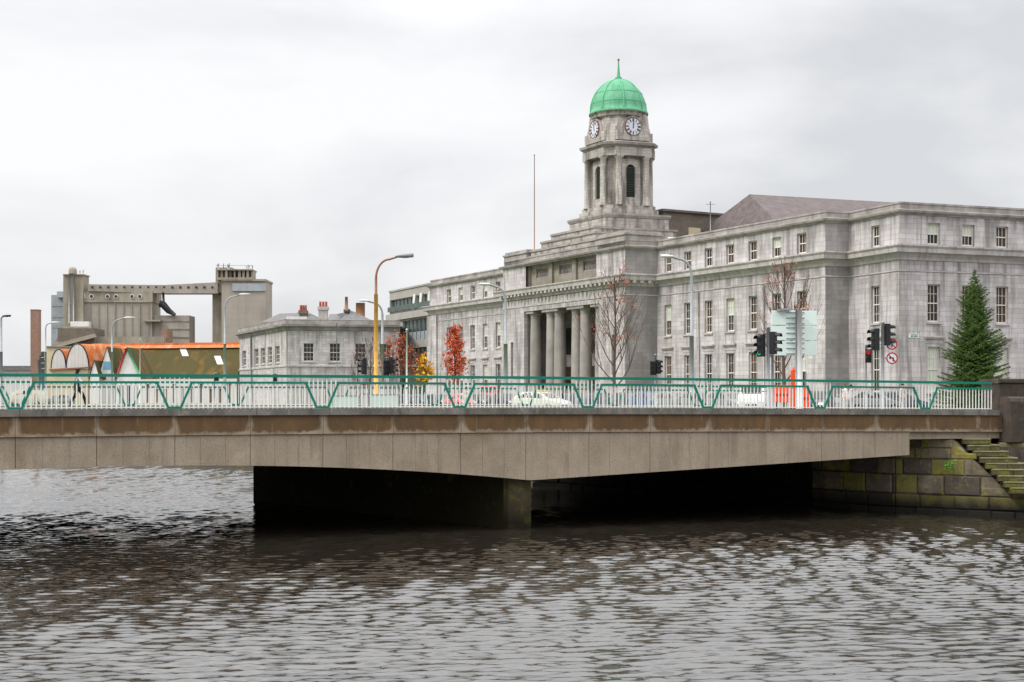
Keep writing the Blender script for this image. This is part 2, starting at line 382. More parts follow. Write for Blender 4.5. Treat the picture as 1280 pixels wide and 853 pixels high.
mb.build('fascia_panels', M['aggregate'], bridge)
def band(zt, zb, o0, o1, n0, n1, c1=1, c2=1):
    m = MB(); ns = [n0 + (n1 - n0) * t / 40 for t in range(41)]; vs = []
    for n in ns: vs += [(*B(n, o0), zr(zb + c2 * cam(n))), (*B(n, o0), zr(zt + c1 * cam(n))), (*B(n, o1), zr(zt + c1 * cam(n))), (*B(n, o1), zr(zb + c2 * cam(n)))]
    fs = []
    for i in range(40):
        a = 4 * i; b = a + 4; fs += [(a, a + 1, b + 1, b), (a + 1, a + 2, b + 2, b + 1), (a + 2, a + 3, b + 3, b + 2), (a + 3, a, b, b + 3)]
    fs += [(0, 3, 2, 1), (160, 161, 162, 163)]
    return m.add(vs, fs)
def beam_mat():
    m = M['parabeam']; N = m.node_tree.nodes; L = m.node_tree.links; b = N['Principled BSDF']; old = b.inputs['Base Color'].links[0].from_socket
    uv = N.new('ShaderNodeTexCoord'); sp = N.new('ShaderNodeSeparateXYZ'); L.new(uv.outputs['UV'], sp.inputs[0])
    def mt(op, a, b_=0, c_=0):
        n = N.new('ShaderNodeMath'); n.operation = op
        for i, v in enumerate((a, b_, c_)):
            if hasattr(v, 'links'): L.new(v, n.inputs[i])
            else: n.inputs[i].default_value = v
        return n.outputs[0]
    u0 = BO.dot(BD)
    k = mt('DIVIDE', mt('SUBTRACT', sp.outputs[0], u0), ML)                 # bay coordinate
    k2 = mt('MULTIPLY', k, 2); d = mt('MULTIPLY', mt('ABSOLUTE', mt('SUBTRACT', k2, mt('ROUND', k2))), ML / 2)
    cm = mt('MULTIPLY', mt('POWER', mt('SUBTRACT', k, 1.9), 2), -.0042 * 1.2)
    h = mt('SUBTRACT', sp.outputs[1], mt('ADD', cm, CZ - 1.285))            # height above beam soffit
    def nz(s, det, sc_=(1, 1, 1)):
        mp = N.new('ShaderNodeMapping'); mp.inputs['Scale'].default_value = sc_; L.new(uv.outputs['Object'], mp.inputs['Vector'])
        n = N.new('ShaderNodeTexNoise'); n.inputs['Scale'].default_value = s; n.inputs['Detail'].default_value = det; L.new(mp.outputs[0], n.inputs['Vector']); return n.outputs['Fac']
    wn = N.new('ShaderNodeTexWhiteNoise'); wn.noise_dimensions = '1D'; L.new(mt('ADD', mt('ROUND', k2), 31.7), wn.inputs['W']); jw = mt('MULTIPLY_ADD', wn.outputs[0], 1.7, .05)
    n1 = nz(1.3, 6); n2 = nz(6, 4, (1, 1, .5)); nb = nz(.35, 2)
    hh = mt('ADD', mt('MAXIMUM', h, 0), .075)
    thr = mt('ADD', mt('MULTIPLY', mt('POWER', mt('DIVIDE', .085, hh), 1.9), mt('MULTIPLY_ADD', n1, 5.5, -2.1)), mt('MULTIPLY', mt('MULTIPLY_ADD', nb, .30, -.05), jw))
    x = mt('SUBTRACT', thr, mt('ADD', d, mt('MULTIPLY_ADD', n2, .30, -.15)))
    r = N.new('ShaderNodeMapRange'); r.inputs['From Min'].default_value = -.06; r.inputs['From Max'].default_value = .10; L.new(x, r.inputs['Value'])
    r2 = N.new('ShaderNodeMapRange'); r2.inputs['From Min'].default_value = -.03; r2.inputs['From Max'].default_value = .05; L.new(mt('SUBTRACT', mt('MULTIPLY_ADD', n2, .34, -.07), mt('MULTIPLY', h, 1.0)), r2.inputs['Value'])
    f = mt('MULTIPLY', mt('MAXIMUM', r.outputs[0], mt('MULTIPLY', r2.outputs[0], .8)), mt('MULTIPLY_ADD', n1, 1.1, .1))
    f = mt('MINIMUM', f, .92)
    mx = N.new('ShaderNodeMix'); mx.data_type = 'RGBA'; L.new(f, mx.inputs[0]); L.new(old, mx.inputs[6]); mx.inputs[7].default_value = (.36, .30, .225, 1)
    # thin joint line at every bay joint
    j = mt('LESS_THAN', d, .012); m3 = N.new('ShaderNodeMix'); m3.data_type = 'RGBA'; L.new(mt('MULTIPLY', j, .6), m3.inputs[0]); L.new(mx.outputs[2], m3.inputs[6]); m3.inputs[7].default_value = (.05, .04, .03, 1)
    L.new(m3.outputs[2], b.inputs['Base Color'])
beam_mat()
band(-.60, -1.285, -.04, .13, -11, 7.78, 1, 1.2).build('edge_beam', M['parabeam'], bridge, world=True)
band(-.365, -.60, -.14, .42, -11, 7.70).build('coping', M['coping'], bridge)
band(-.365, -.60, BW - .42, BW + .14, -11, 8.2).build('coping', M['coping'], bridge)
band(-.60, -1.285, BW - .13, BW + .04, -11, 8.0, 1, 1.2).build('edge_beam', M['parabeam'], bridge)
band(-.40, -.621, .42, 3.2, -11, 8.2).build('footway', M['paving'], bridge)
band(-.40, -.621, BW - 3.2, BW - .42, -11, 8.2).build('footway', M['paving'], bridge)
o = band(-.52, -.621, 3.2, BW - 3.2, -11, 8.2).build('roadway', M['asphalt'], bridge)
mb = MB()
for n in [x * .5 for x in range(-16, 16, 2)]:
    fr = FR(B(n, BW / 2), BD, BN); MB().box(fr, 0, 2.5, -.06, .06, zr(-.52 + cam(n)) - .02, zr(-.512 + cam(n))).build('lane_dash', M['white'], bridge)
M['piernose'] = mat('mossy_pier_end', (.085, .072, .04), (.04, .036, .022), .95, spec=.05, ns=1.6, spots=((1.4, .5, .6, .8, (.15, .14, .015)), (4, .56, .68, .5, (.14, .125, .1))), tide=(.2, 1.3, (.012, .011, .008), .9), bump=.7, bscale=8)  # moss, on a lighter base painting the lit front end of the pier
# piers (skew walls)
PD = Vector((-.656, .755))
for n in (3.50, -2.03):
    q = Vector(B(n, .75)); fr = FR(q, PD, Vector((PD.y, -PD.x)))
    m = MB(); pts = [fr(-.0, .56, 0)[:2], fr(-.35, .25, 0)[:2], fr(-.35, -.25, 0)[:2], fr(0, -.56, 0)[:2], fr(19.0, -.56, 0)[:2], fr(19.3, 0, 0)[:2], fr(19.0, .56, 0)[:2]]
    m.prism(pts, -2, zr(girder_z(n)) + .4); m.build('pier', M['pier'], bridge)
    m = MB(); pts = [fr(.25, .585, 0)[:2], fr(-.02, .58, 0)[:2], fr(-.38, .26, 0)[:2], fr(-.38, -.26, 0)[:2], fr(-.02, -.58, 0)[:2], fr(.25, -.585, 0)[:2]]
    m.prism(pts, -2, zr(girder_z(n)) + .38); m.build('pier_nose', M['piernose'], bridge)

# railings -------------------------------------------------------
def railing(off, n0, n1, label, name, part_range, group):
    bwid = .0235 if off < 1 else .016
    t = thing(name, (*B(3, off), zr(-.36)), label, 'railing', group)
    def pt(n, z): return (*B(n, off), zr(z + cam(n)))
    ns = [n0 + (n1 - n0) * i / 40 for i in range(41)]
    def rbar(samples, hw, hh):
        m = MB(); vs = []
        for n, z in samples:
            for do, dz in ((-hw, -hh), (-hw, hh), (hw, hh), (hw, -hh)):
                q = B(n, off + do); vs.append((q[0], q[1], zr(z + cam(n)) + dz))
        fs = []
        for i in range(len(samples) - 1):
            a = 4 * i; b = a + 4; fs += [(a, a + 1, b + 1, b), (a + 1, a + 2, b + 2, b + 1), (a + 2, a + 3, b + 3, b + 2), (a + 3, a, b, b + 3)]
        fs += [(0, 3, 2, 1), tuple(len(vs) - 4 + k for k in (0, 1, 2, 3))]
        return m.add(vs, fs)
    rbar([(n, .79) for n in ns], .045, .052).build('top_rail', M['rail'], t)
    # zig-zag middle rail
    pts = []
    kf, kl = math.ceil(n0 + .1), math.floor(n1 - .1)
    pts.append((n0, .552))
    for k in range(kf, kl + 1): pts += [(k - .114, .552), (k - .04, -.325), (k + .04, -.325), (k + .114, .552)]
    pts.append((n1, .552))
    m = MB()
    P3 = [Vector(pt(n, z)) for n, z in pts]
    for i in range(len(P3) - 1):
        a, b = P3[i], P3[i + 1]; d = (b - a).normalized()
        lat = Vector((BN.x, BN.y, 0)); up = d.cross(lat).normalized()
        a2 = a - d * .03; b2 = b + d * .03; w, h = .04 + .0006 * (i % 4), .037 + .0006 * (i % 3)
        segs = max(1, int((b - a).length / 1.2)) if abs(d.z) < .2 else 1
        vs = []
        for j in range(segs + 1):
            if segs > 1:
                nn = pts[i][0] + (pts[i + 1][0] - pts[i][0]) * j / segs; c = Vector(pt(nn, .552))
            else: c = a2.lerp(b2, j / segs)
            vs += [c - lat * w - up * h, c - lat * w + up * h, c + lat * w + up * h, c + lat * w - up * h]
        fs = []
        for j in range(segs):
            q = 4 * j; r = q + 4; fs += [(q, q + 1, r + 1, r), (q + 1, q + 2, r + 2, r + 1), (q + 2, q + 3, r + 3, r + 2), (q + 3, q, r, r + 3)]
        fs += [(0, 3, 2, 1), tuple(len(vs) - 4 + k for k in (0, 1, 2, 3))]
        m.add(vs, fs)
    m.build('zigzag_rail', M['rail'], t)
    rbar([(n, -.315) for n in ns], .018, .016).build('bottom_rail', M['bal'], t)
    def ztop(n):
        f = abs(n - round(n))
        if n0 + .1 < round(n) < n1 - .1 and f < .10: return .755, (-.30 if f < .045 else None)
        return .53, None
    st = MB(); i = 0
    N = int((n1 - n0) * 32)
    for i in range(N + 1):
        n = n0 + i / 32
        if n > n1: break
        zt = ztop(n)[0]
        fr = FR(B(n, off), BD, BN); zb = zr(-.36 + cam(n)); z1 = zr(zt + cam(n))
        if part_range[0] <= n < part_range[1]:
            m = MB().box(fr, -bwid, bwid, -.008, .008, zb, z1); m.build('baluster', M['bal'], t)
        else: st.box(fr, -bwid, bwid, -.008, .008, zb, z1)
    o = st.build('baluster_row', M['bal'], t); o['kind'] = 'stuff'
    # posts behind each V
    m = MB()
    for k in range(kf, kl + 1):
        fr = FR(B(k, off), BD, BN)
        m.box(fr, -.03, .03, .045, .105, zr(-.37 + cam(k)), zr(.74 + cam(k)))
    return t
railing(.14, -6.03, 7.66, 'near teal railing with V-shaped dips and pale balusters along the river edge', 'bridge_railing', (-.11, 3.0), 'bridge railings')
far_r = railing(BW - .16, -6.23, 7.9, 'far teal railing seen through the near one, across the bridge roadway', 'bridge_railing', (.3, 3.4), 'bridge railings')

# pale panels fixed behind far railing
def board(px0, px1, y0, y1, Y, m, name, label, cat, th=.08, frame=None):
    a = P(px0, Y); b = P(px1, Y * (1 + (px1 - px0) * .00017)); d = (b - a); fr = FR(a, d, (d.y, -d.x))
    z0 = Zp(y1, Y); z1 = Zp(y0, Y)
    t = thing(name, (*a, z0), label, cat)
    MB().bev(fr, .03, d.length - .03, -th / 2, th / 2 * .8, z0 + .06, z1 - .03, .01).build('panel', m, t)
    f = MB(); L = d.length
    for s0 in (0, L - .05): f.box(fr, s0, s0 + .05, -th / 2 - .01, th / 2 + .01, z0 - .25, z1)
    f.box(fr, .05, L - .05, -th / 2 - .01, th / 2 + .01, z1 - .04, z1)
    f.build('frame', frame or M['greymetal'], t)
    return t
board(462, 499, 493, 510.5, 66.5, M['mintlite'], 'hoarding_panel', 'pale mint sheet panel standing on the bridge beside the yellow lamp post', 'panel')
board(414, 448, 494.5, 510.5, 67, M['mintlite'], 'hoarding_panel', 'wide pale panel standing on the bridge left of the yellow lamp post', 'panel')
board(452, 461, 492, 510.5, 64, M['white'], 'red_topped_panel', 'narrow white board with red top left of the yellow lamp post', 'panel')
board(449.5, 461.5, 478.5, 483.5, 63.5, M['redpaint'], 'red_notice_board', 'small red board above the white one behind the railing', 'sign')

# ---------------------------------------------------------------- land, water
QA = Vector((16.8, 59.6)); QB = Vector((21.4, 56.7)); QU = Vector((-.574, .819)).normalized(); QR = (QB - QA).normalized()
far = QA + PD * 24; f2 = far + QU * 260; f3 = f2 + Vector((-.98, .2)) * 2600
mb = MB()
land = [QA + Vector((1.6, 3.2)), far, f2, f3, Vector((-2600, 3500)), Vector((3200, 3500)), Vector((3200, 20)), QB + QR * 110 + Vector((0, .6)), QA + QR * 9.5 + Vector((.5, .7)), QB + Vector((4.6, 3.0))]
mb.prism([(p.x, p.y) for p in land], -2.5, 4.0)
tag(mb.build('ground', M['ground'], origin=(100, 200, 0)), kind='structure')
lb = Vector(B(-5.5, 0)); lu = Vector((-.574, .819))
pts = [lb - lu * 90, lb + lu * 24, lb + lu * 140 + Vector((-12, 0)), Vector((-2500, 700)), Vector((-2500, -60))]
tag(MB().prism([(p.x, p.y) for p in pts], -2.5, 4.0).build('ground', M['ground'], origin=(-80, 60, 0)), kind='structure')

def water_mat():
    m = bpy.data.materials.new('river_water'); m.use_nodes = True; N = m.node_tree.nodes; L = m.node_tree.links; b = N['Principled BSDF']
    b.inputs['Base Color'].default_value = (.018, .015, .011, 1); b.inputs['Roughness'].default_value = .05; b.inputs['IOR'].default_value = 1.9
    g = N.new('ShaderNodeTexCoord'); hs = []
    for sx, sy, rot, s, det, amp in WAVES:
        mp = N.new('ShaderNodeMapping'); mp.inputs['Rotation'].default_value = (0, 0, R(rot)); mp.inputs['Scale'].default_value = (sx, sy, 1)
        L.new(g.outputs['Object'], mp.inputs['Vector'])
        n = N.new('ShaderNodeTexNoise'); n.inputs['Scale'].default_value = s; n.inputs['Detail'].default_value = det; n.inputs['Roughness'].default_value = .5
        L.new(mp.outputs[0], n.inputs['Vector'])
        mm = N.new('ShaderNodeMath'); mm.operation = 'MULTIPLY'; L.new(n.outputs['Fac'], mm.inputs[0]); mm.inputs[1].default_value = amp
        hs.append(mm.outputs[0])
    cur = hs[0]
    for h in hs[1:]:
        a = N.new('ShaderNodeMath'); a.operation = 'ADD'; L.new(cur, a.inputs[0]); L.new(h, a.inputs[1]); cur = a.outputs[0]
    bp = N.new('ShaderNodeBump'); bp.inputs['Distance'].default_value = 1.0; bp.inputs['Strength'].default_value = 1.0
    L.new(cur, bp.inputs['Height']); L.new(bp.outputs[0], b.inputs['Normal'])
    return m
WAVES = [(.45, 1, 12, 5.5, 3, .008), (.6, 1, -20, 15, 2, .0018)]
M['water'] = water_mat()
rg = np.random.default_rng(7)
ys = [17.0]
while ys[-1] < 112: ys.append(ys[-1] + .055 + max(0, ys[-1] - 22) * .0017)
ys = np.array([-300, -60, -10, 5, 12] + ys + [125, 150, 200, 400, 900, 3500.])
xs = np.concatenate([[-2500, -600, -200, -110, -80], np.arange(-62, -30, .3), np.arange(-30, 34, .13), np.arange(34, 60, .3), [80, 110, 200, 600, 3200]])
GX, GY = np.meshgrid(xs, ys)
GZ_ = np.zeros_like(GX)
NW = 90; lam = np.exp(rg.uniform(np.log(.14), np.log(.66), NW)); ang = R(101) + rg.normal(0, .40, NW); ph = rg.uniform(0, 6.28, NW)
wx = GX + .5 * np.sin(GY * .21 + 1) + .35 * np.sin(GX * .17 + GY * .09); wy = GY + .45 * np.sin(GX * .19 + 2) + .3 * np.sin(GY * .23 - GX * .07)
gust = .78 + .3 * np.sin(GX * .09 + GY * .05 + 1) * np.sin(GY * .11 - GX * .03) + .15 * np.sin(GX * .31 + 2) * np.sin(GY * .27)
for l_, a_, p_ in zip(lam, ang, ph):
    k_ = 2 * math.pi / l_; c_ = np.cos(k_ * (np.cos(a_) * wx + np.sin(a_) * wy) + p_)
    c_ = c_ + .22 * np.cos(2 * (k_ * (np.cos(a_) * wx + np.sin(a_) * wy) + p_))
    fade = np.clip((l_ * 60 - (GY - 20) * .22) / 14, 0, 1)       # short ripples live in the bump where the mesh is coarse
    GZ_ += WSLOPE * math.sqrt(2 / NW) * l_ / (2 * math.pi) * c_ * fade
fx = np.clip((62 - np.abs(GX)) / 8, 0, 1) * np.clip((GY - 16) / 2, 0, 1) * np.clip((112 - GY) / 20, 0, 1)
GZ_ *= gust * fx
me = bpy.data.meshes.new('river_water'); nx, ny = len(xs), len(ys); nv = nx * ny
me.vertices.add(nv); me.vertices.foreach_set('co', np.stack([GX, GY, GZ_], -1).astype(np.float32).ravel())
i_ = (np.arange(ny - 1)[:, None] * nx + np.arange(nx - 1)[None]).ravel(); q_ = np.stack([i_, i_ + 1, i_ + nx + 1, i_ + nx], -1).astype(np.int32)
me.loops.add(q_.size); me.loops.foreach_set('vertex_index', q_.ravel()); me.polygons.add(len(q_)); me.polygons.foreach_set('loop_start', np.arange(len(q_), dtype=np.int32) * 4); me.polygons.foreach_set('use_smooth', np.ones(len(q_), dtype=bool))
me.update(calc_edges=True); me.materials.append(M['water'])
wo = bpy.data.objects.new('river_water', me); col.objects.link(wo); tag(wo, kind='structure')

# ---------------------------------------------------------------- quay wall, stairs
def block_wall(m, p0, d, nrm, L, rows, seed, bw=1.15, zt=lambda s: 99, depth=.5):
    rnd = random.Random(seed); fr = FR(p0, d, nrm); ml = m if isinstance(m, list) else [m]
    for z0, z1 in rows:
        s = -rnd.uniform(0, .8)
        while s < L:
            w = bw * rnd.uniform(.75, 1.35); a, b = max(0, s), min(L, s + w); s += w
            if b - a < .12: continue
            c = min(z1, zt((a + b) / 2))
            if c - z0 < .1: continue
            rnd.choice(ml).bev(fr, a + .012, b - .012, -depth, rnd.uniform(-.04, .06), z0 + .012 + rnd.uniform(-.008, .012), c - .012 - rnd.uniform(0, .02), rnd.uniform(.03, .06))
rows = [(-1.2, .25), (.25, .83), (.83, 1.68), (1.68, 2.38), (2.38, 2.85), (2.85, 3.25)]
M['shadestone'] = mat('shade_black_stone', (.022, .019, .014), (.011, .010, .008), .8, ns=1.2, spec=.03, spots=((.8, .56, .64, .5, (.06, .055, .01)),), tide=(.45, 1.6, (.008, .007, .006), .95), bump=.6, bscale=7)  # abutment stone coloured near-black to paint the bridge's shade, plus moss and tide
t = thing('quay_wall', (QA.x, QA.y, -.5), 'mossy old stone block quay wall under the right end of the bridge', 'wall')
def topz(s):      # wall top follows the steps down to the right
    return 3.25 if s < 2.35 else max(1.15, 3.25 - (s - 2.35) * 1.05)
ms = [MB(), MB(), MB()]; block_wall(ms, QA, QR, (QR.y, -QR.x), 9.5, rows[1:], 3, zt=topz); block_wall(ms, QA, QR, (QR.y, -QR.x), 9.5, rows[:1], 5)
block_wall(ms, QA + PD * 4.5, -PD, (-PD.y, PD.x), 4.48, rows[:4] + [(2.38, 2.75)], 19)
for mm_, k_ in zip(ms, ('quay', 'quayolive', 'quayblack')): mm_.build('block_face', M[k_], t)
MB().prism([tuple(QA + QR * .05 + Vector((.12, .35))), tuple(QA + QR * 2.3 + Vector((.12, .35))), tuple(QA + QR * 2.5 + Vector((.3, 3.3))), tuple(QA + Vector((-1.8, 2.6)))], -1, 3.22).build('landing_core', M['quay'], t)
m = MB(); fq = FR(QA, QR, (QR.y, -QR.x)); pl_ = [(0.02, -1), (.02, 3.2), (2.45, 3.2), (2.95, 2.72), (4.6, 1.2), (9, 1.1), (9, -1)]
vs = [fq(a_, -.06, z_) for a_, z_ in pl_] + [fq(a_, -2.2, z_) for a_, z_ in pl_]
m.add(vs, [tuple(range(7)), tuple(range(7, 14))[::-1]] + [(i, (i + 1) % 7, (i + 1) % 7 + 7, i + 7) for i in range(7)]); m.build('wall_core', M['quay'], t)
m = MB(); pr = Vector((PD.y, -PD.x))
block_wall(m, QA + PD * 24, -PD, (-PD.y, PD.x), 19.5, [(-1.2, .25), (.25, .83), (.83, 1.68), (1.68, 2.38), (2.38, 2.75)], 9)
m.build('abutment_face', M['shadestone'], t)
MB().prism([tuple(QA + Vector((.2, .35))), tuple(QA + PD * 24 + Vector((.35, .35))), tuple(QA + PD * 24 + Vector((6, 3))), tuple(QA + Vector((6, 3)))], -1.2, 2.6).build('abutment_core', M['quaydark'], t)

M['riser'] = mat('mossy_riser_stone', (.095, .085, .035), (.045, .042, .022), .95, ns=2.2, spots=((1.6, .5, .6, .7, (.14, .15, .015)), (5, .56, .66, .5, (.2, .18, .13))), bump=.7, bscale=9)
t = thing('quay_steps', (P(1240, 58)[0], 58, 1), 'worn mossy stone steps dropping to the river beside the bridge end', 'steps')
FX = lambda px: (px - 640) / F_PX
random.seed(12)
for i in range(9):
    Y = 58.4 - .27 * i; pl = 1203 + 7.6 * i; pr_ = 1238 + 11 * i; yt = 548.5 + 7.7 * i
    zt_ = Zp(yt, Y)
    x0, x1 = FX(pl) * Y, FX(pr_) * Y
    fr = FR((x0, Y), (1, -.10), (-.10, -1))
    m = MB(); tr = MB(); s = 0
    while s < x1 - x0:
        w = random.uniform(.8, 1.7); e = min(x1 - x0, s + w)
        dz = random.uniform(-.015, .015); do = random.uniform(-.02, .02)
        m.bev(fr, s + .008, e - .008, -2.6 - .1 * i, do - .005, zt_ - .245, zt_ - .07 + dz, .02)
        tr.bev(fr, s + .006, e - .006, -2.6 - .1 * i, do + .012, zt_ - .068 + dz, zt_ + dz, .022); s += w
    so_ = m.build('step', M['riser'], t); tr.build('tread', M['step'], so_)
    # worn core below each tread
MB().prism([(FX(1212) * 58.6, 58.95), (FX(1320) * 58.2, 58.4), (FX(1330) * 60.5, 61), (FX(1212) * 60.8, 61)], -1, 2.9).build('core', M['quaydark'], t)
# mossy cheek wall right of the steps
t = thing('cheek_wall', (FX(1262) * 58.2, 58.2, 0), 'yellow-green mossed stone wall beside the steps at the right edge', 'wall')
m = MB(); fr = FR((FX(1249) * 58.9, 58.9), (1, -.12), (-.12, -1))
block_wall(m, (FX(1249) * 58.9, 58.9), Vector((1, -.12)), Vector((-.12, -1)), 6, [(1.0, 1.75), (1.75, 2.45), (2.45, 3.1)], 21, 1.3)
m.build('block_face', M['step'], t)
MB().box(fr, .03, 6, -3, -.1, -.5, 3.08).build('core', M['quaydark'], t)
# dark stone parapet pier
t = thing('parapet_pier', (FX(1262) * 58.7, 58.7, 3), 'dark sooty stone parapet block ending the bridge railing at right', 'wall')
fr = FR((FX(1247.5) * 59.6, 59.6), BD, -BN)
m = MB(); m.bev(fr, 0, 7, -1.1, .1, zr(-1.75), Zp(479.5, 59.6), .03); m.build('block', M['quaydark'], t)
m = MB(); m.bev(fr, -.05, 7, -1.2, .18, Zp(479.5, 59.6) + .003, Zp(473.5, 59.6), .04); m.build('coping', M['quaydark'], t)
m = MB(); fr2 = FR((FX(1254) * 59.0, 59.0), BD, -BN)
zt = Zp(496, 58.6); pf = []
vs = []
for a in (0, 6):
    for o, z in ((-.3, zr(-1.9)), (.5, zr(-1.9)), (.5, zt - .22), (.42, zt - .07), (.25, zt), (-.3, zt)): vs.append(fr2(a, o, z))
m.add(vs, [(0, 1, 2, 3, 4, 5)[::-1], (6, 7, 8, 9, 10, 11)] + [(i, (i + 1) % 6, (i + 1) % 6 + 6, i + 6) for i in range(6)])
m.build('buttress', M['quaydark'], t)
t = thing('quay_wall', (*(QB + QR * 25), -.5), 'long stone quay wall running on past the steps', 'wall')
m = MB(); block_wall(m, QA + QR * 9.5, QR, (QR.y, -QR.x), 60, [(-1.2, .25), (.25, .83), (.83, 1.68), (1.68, 2.38), (2.38, 3.1), (3.1, 3.98)], 33, 1.3); m.build('block_face', M['quay'], t)
t = thing('quay_wall', (*far, -.5), 'stone quay wall running upstream behind the bridge', 'wall')
m = MB(); block_wall(m, far + QU * 160, -QU, (-QU.y, QU.x), 159.9, [(-1.2, .83), (.83, 2.38), (2.38, 3.98)], 34, 3.0); m.build('block_face', M['quay'], t)

# approach road and streets
m = MB(); fr = FR(B(8.2, 0), BD, BN)
vs = [fr(a, o, z) for a, z in ((0, zr(-.52 + cam(8.2))), (14, zr(-.72)), (34, 4.03)) for o in (3.2, BW - 3.2)]
m.add(vs + [(x, y, 3.9) for x, y, z in vs], [(0, 1, 3, 2), (2, 3, 5, 4), (0, 2, 8, 6), (2, 4, 10, 8), (1, 3, 9, 7), (3, 5, 11, 9), (0, 1, 7, 6)])
tag(m.build('road', M['asphalt'], origin=(*B(9, 8), 4)), kind='structure')
m = MB()
for o0, o1 in ((-.6, 3.2), (BW - 3.2, BW + 1)):
    vs = [fr(a, o, z) for a, z in ((0, zr(-.40 + cam(8.2))), (14, zr(-.60)), (34, 4.15)) for o in (o0, o1)]
    m.add(vs + [(x, y, 3.9) for x, y, z in vs], [(0, 1, 3, 2), (2, 3, 5, 4), (0, 2, 8, 6), (2, 4, 10, 8), (1, 3, 9, 7), (3, 5, 11, 9), (0, 1, 7, 6)])
tag(m.build('pavement', M['paving'], origin=(*B(9, 0), 4)), kind='structure')
# quayside street along the city hall front and side street, lawn on the left bank side
def strip(name, a, b, w0, w1, mt, z):
    a, b = Vector(a), Vector(b); d = (b - a).normalized(); n = Vector((-d.y, d.x)); q = [a + n * w0, b + n * w0, b + n * w1, a + n * w1]
    return tag(MB().prism([(p.x, p.y) for p in q], z - .1, z).build(name, mt, origin=(a.x, a.y, z)), kind='structure')
C = Vector((31.6, 111)); I_ = Vector((29.0, 117.1)); W_ = Vector((26.8, 116.3)); X1 = Vector((14.8, 138.4)); X2 = Vector((11.4, 137.1))
X3 = X2 + U * 25.8; X4 = X1 + U * 25.6; X5 = X1 + U * 54.06; Rr = C + V * 46; X6 = X5 + V * 24
strip('road', C - U * 6 - V * 12, X5 - V * 14, -4, 6, M['asphalt'], 4.004)
strip('pavement', C - U * 2 - V * 3.9, X5 - V * 6, -3.5, 2.2, M['paving'], 4.12)
strip('road', C - U * 14 - V * 12, C - U * 14 + V * 60, -5, 5, M['asphalt'], 4.008)
strip('grass', far + QU * 10 + Vector((3, 0)), far + QU * 150 + Vector((3, 0)), -36, -1, M['grass'], 4.14)
# ---------------------------------------------------------------- city hall
GZ = 3.9
hall = thing('city_hall', (*(C + U * 20), GZ), 'large pale limestone neoclassical hall with columned portico and green-domed clock tower', 'building')
def facade_frame(p0, p1):
    d = (p1 - p0); return FR(p0, d, (-d.y, d.x)), d.length
def sash(fr, s, za, zb, w, rows=4, mid=True, glass='glass', blind=0, curtain=False, sill=True, hood=False, rec=.22, parent=hall):
    """one sash window in an opening of width w centred at s"""
    a, b = s - w / 2, s + w / 2; fw = .085
    m = MB()
    m.box(fr, a, a + fw, -rec - .1, -rec, za, zb); m.box(fr, b - fw, b, -rec - .1, -rec, za, zb)
    m.box(fr, a + fw, b - fw, -rec - .1, -rec, zb - fw, zb); m.box(fr, a + fw, b - fw, -rec - .1, -rec + .03, za, za + .13)
    zm = (za + zb) / 2
    if mid: m.box(fr, a + fw, b - fw, -rec - .09, -rec + .01, zm - .045, zm + .045)
    g = .017
    for t_ in (1 / 3, 2 / 3):
        c = a + fw + (b - a - 2 * fw) * t_; m.box(fr, c - g, c + g, -rec - .07, -rec - .025, za + .13, zb - fw)
    for k in range(1, rows):
        z = za + (zb - za) * k / rows
        if mid and abs(z - zm) < .1: continue
        m.box(fr, a + fw, b - fw, -rec - .068, -rec - .027, z - g, z + g)
    wn = m.build('window', M['frame'], parent)
    MB().quad(fr(a + fw, -rec - .08, za), fr(b - fw, -rec - .08, za), fr(b - fw, -rec - .08, zb), fr(a + fw, -rec - .08, zb)).build('pane', M[glass], wn)
    if blind:
        zz = zb - (zb - za) * blind
        MB().box(fr, a + fw + .01, b - fw - .01, -rec - .078, -rec - .071, zz, zb - fw - .003).build('blind', M['blind'], wn)
    if curtain:
        for q0, q1 in ((a + fw, a + (b - a) * .36), (b - (b - a) * .4, b - fw)):
            MB().box(fr, q0 + .005, q1, -rec - .0785, -rec - .0725, za + .14, zb - fw - .003).build('curtain', M['curtain'], wn)
    if sill:
        sl = MB().box(fr, a - .12, b + .12, -.05, .13, za - .16, za - .003)
        if hood:
            hm = MB(); hm.box(fr, a - .3, b + .3, -.02, .16, zb + .62, zb + .74); hm.box(fr, a - .36, b + .36, -.02, .26, zb + .743, zb + .88)
            hm.box(fr, a - .25, b + .25, -.02, .035, zb + .25, zb + .617); hm.build('hood_mould', M['stone'], wn)
        sl.build('sill', M['stone'], wn)
    return wn
Z = lambda h: CZ + h
rnd = random.Random(5)
# wings -----------------------------------------------------------
def std_wall(p0, p1, cents, skip=(), mt='ashlar', kinds='afg', name='wall', w=1.22):
    fr, L = facade_frame(p0, p1); ops = []; wins = []
    for c in cents:
        if 'g' in kinds: wins.append((c, Z(.5), Z(4.25), w, 4, True))
        if 'f' in kinds: wins.append((c, Z(6.28), Z(9.4), w, 4, False))
        if 'a' in kinds: wins.append((c, Z(12.66), Z(14.45), w, 2, False))
    ops = [(c - ww / 2, c + ww / 2, za, zb) for c, za, zb, ww, r, h in wins]
    MB().wall(fr, L, GZ, Z(15.2), ops).build(name, M[mt], hall)
    return fr, wins
def put(fr, wins, **kw):
    for c, za, zb, w, r, h in wins:
        k = dict(kw); q = rnd.random()
        attic = zb > Z(13)
        if 'force' not in k:
            if q < .2: k['blind'] = .5
            elif q < .45: k['curtain'] = True
            if rnd.random() < .3: k['glass'] = 'glassbrown'
        k.pop('force', None)
        sash(fr, c, za, zb, w, rows=2 if attic else 4, hood=h, sill=not attic, **k)
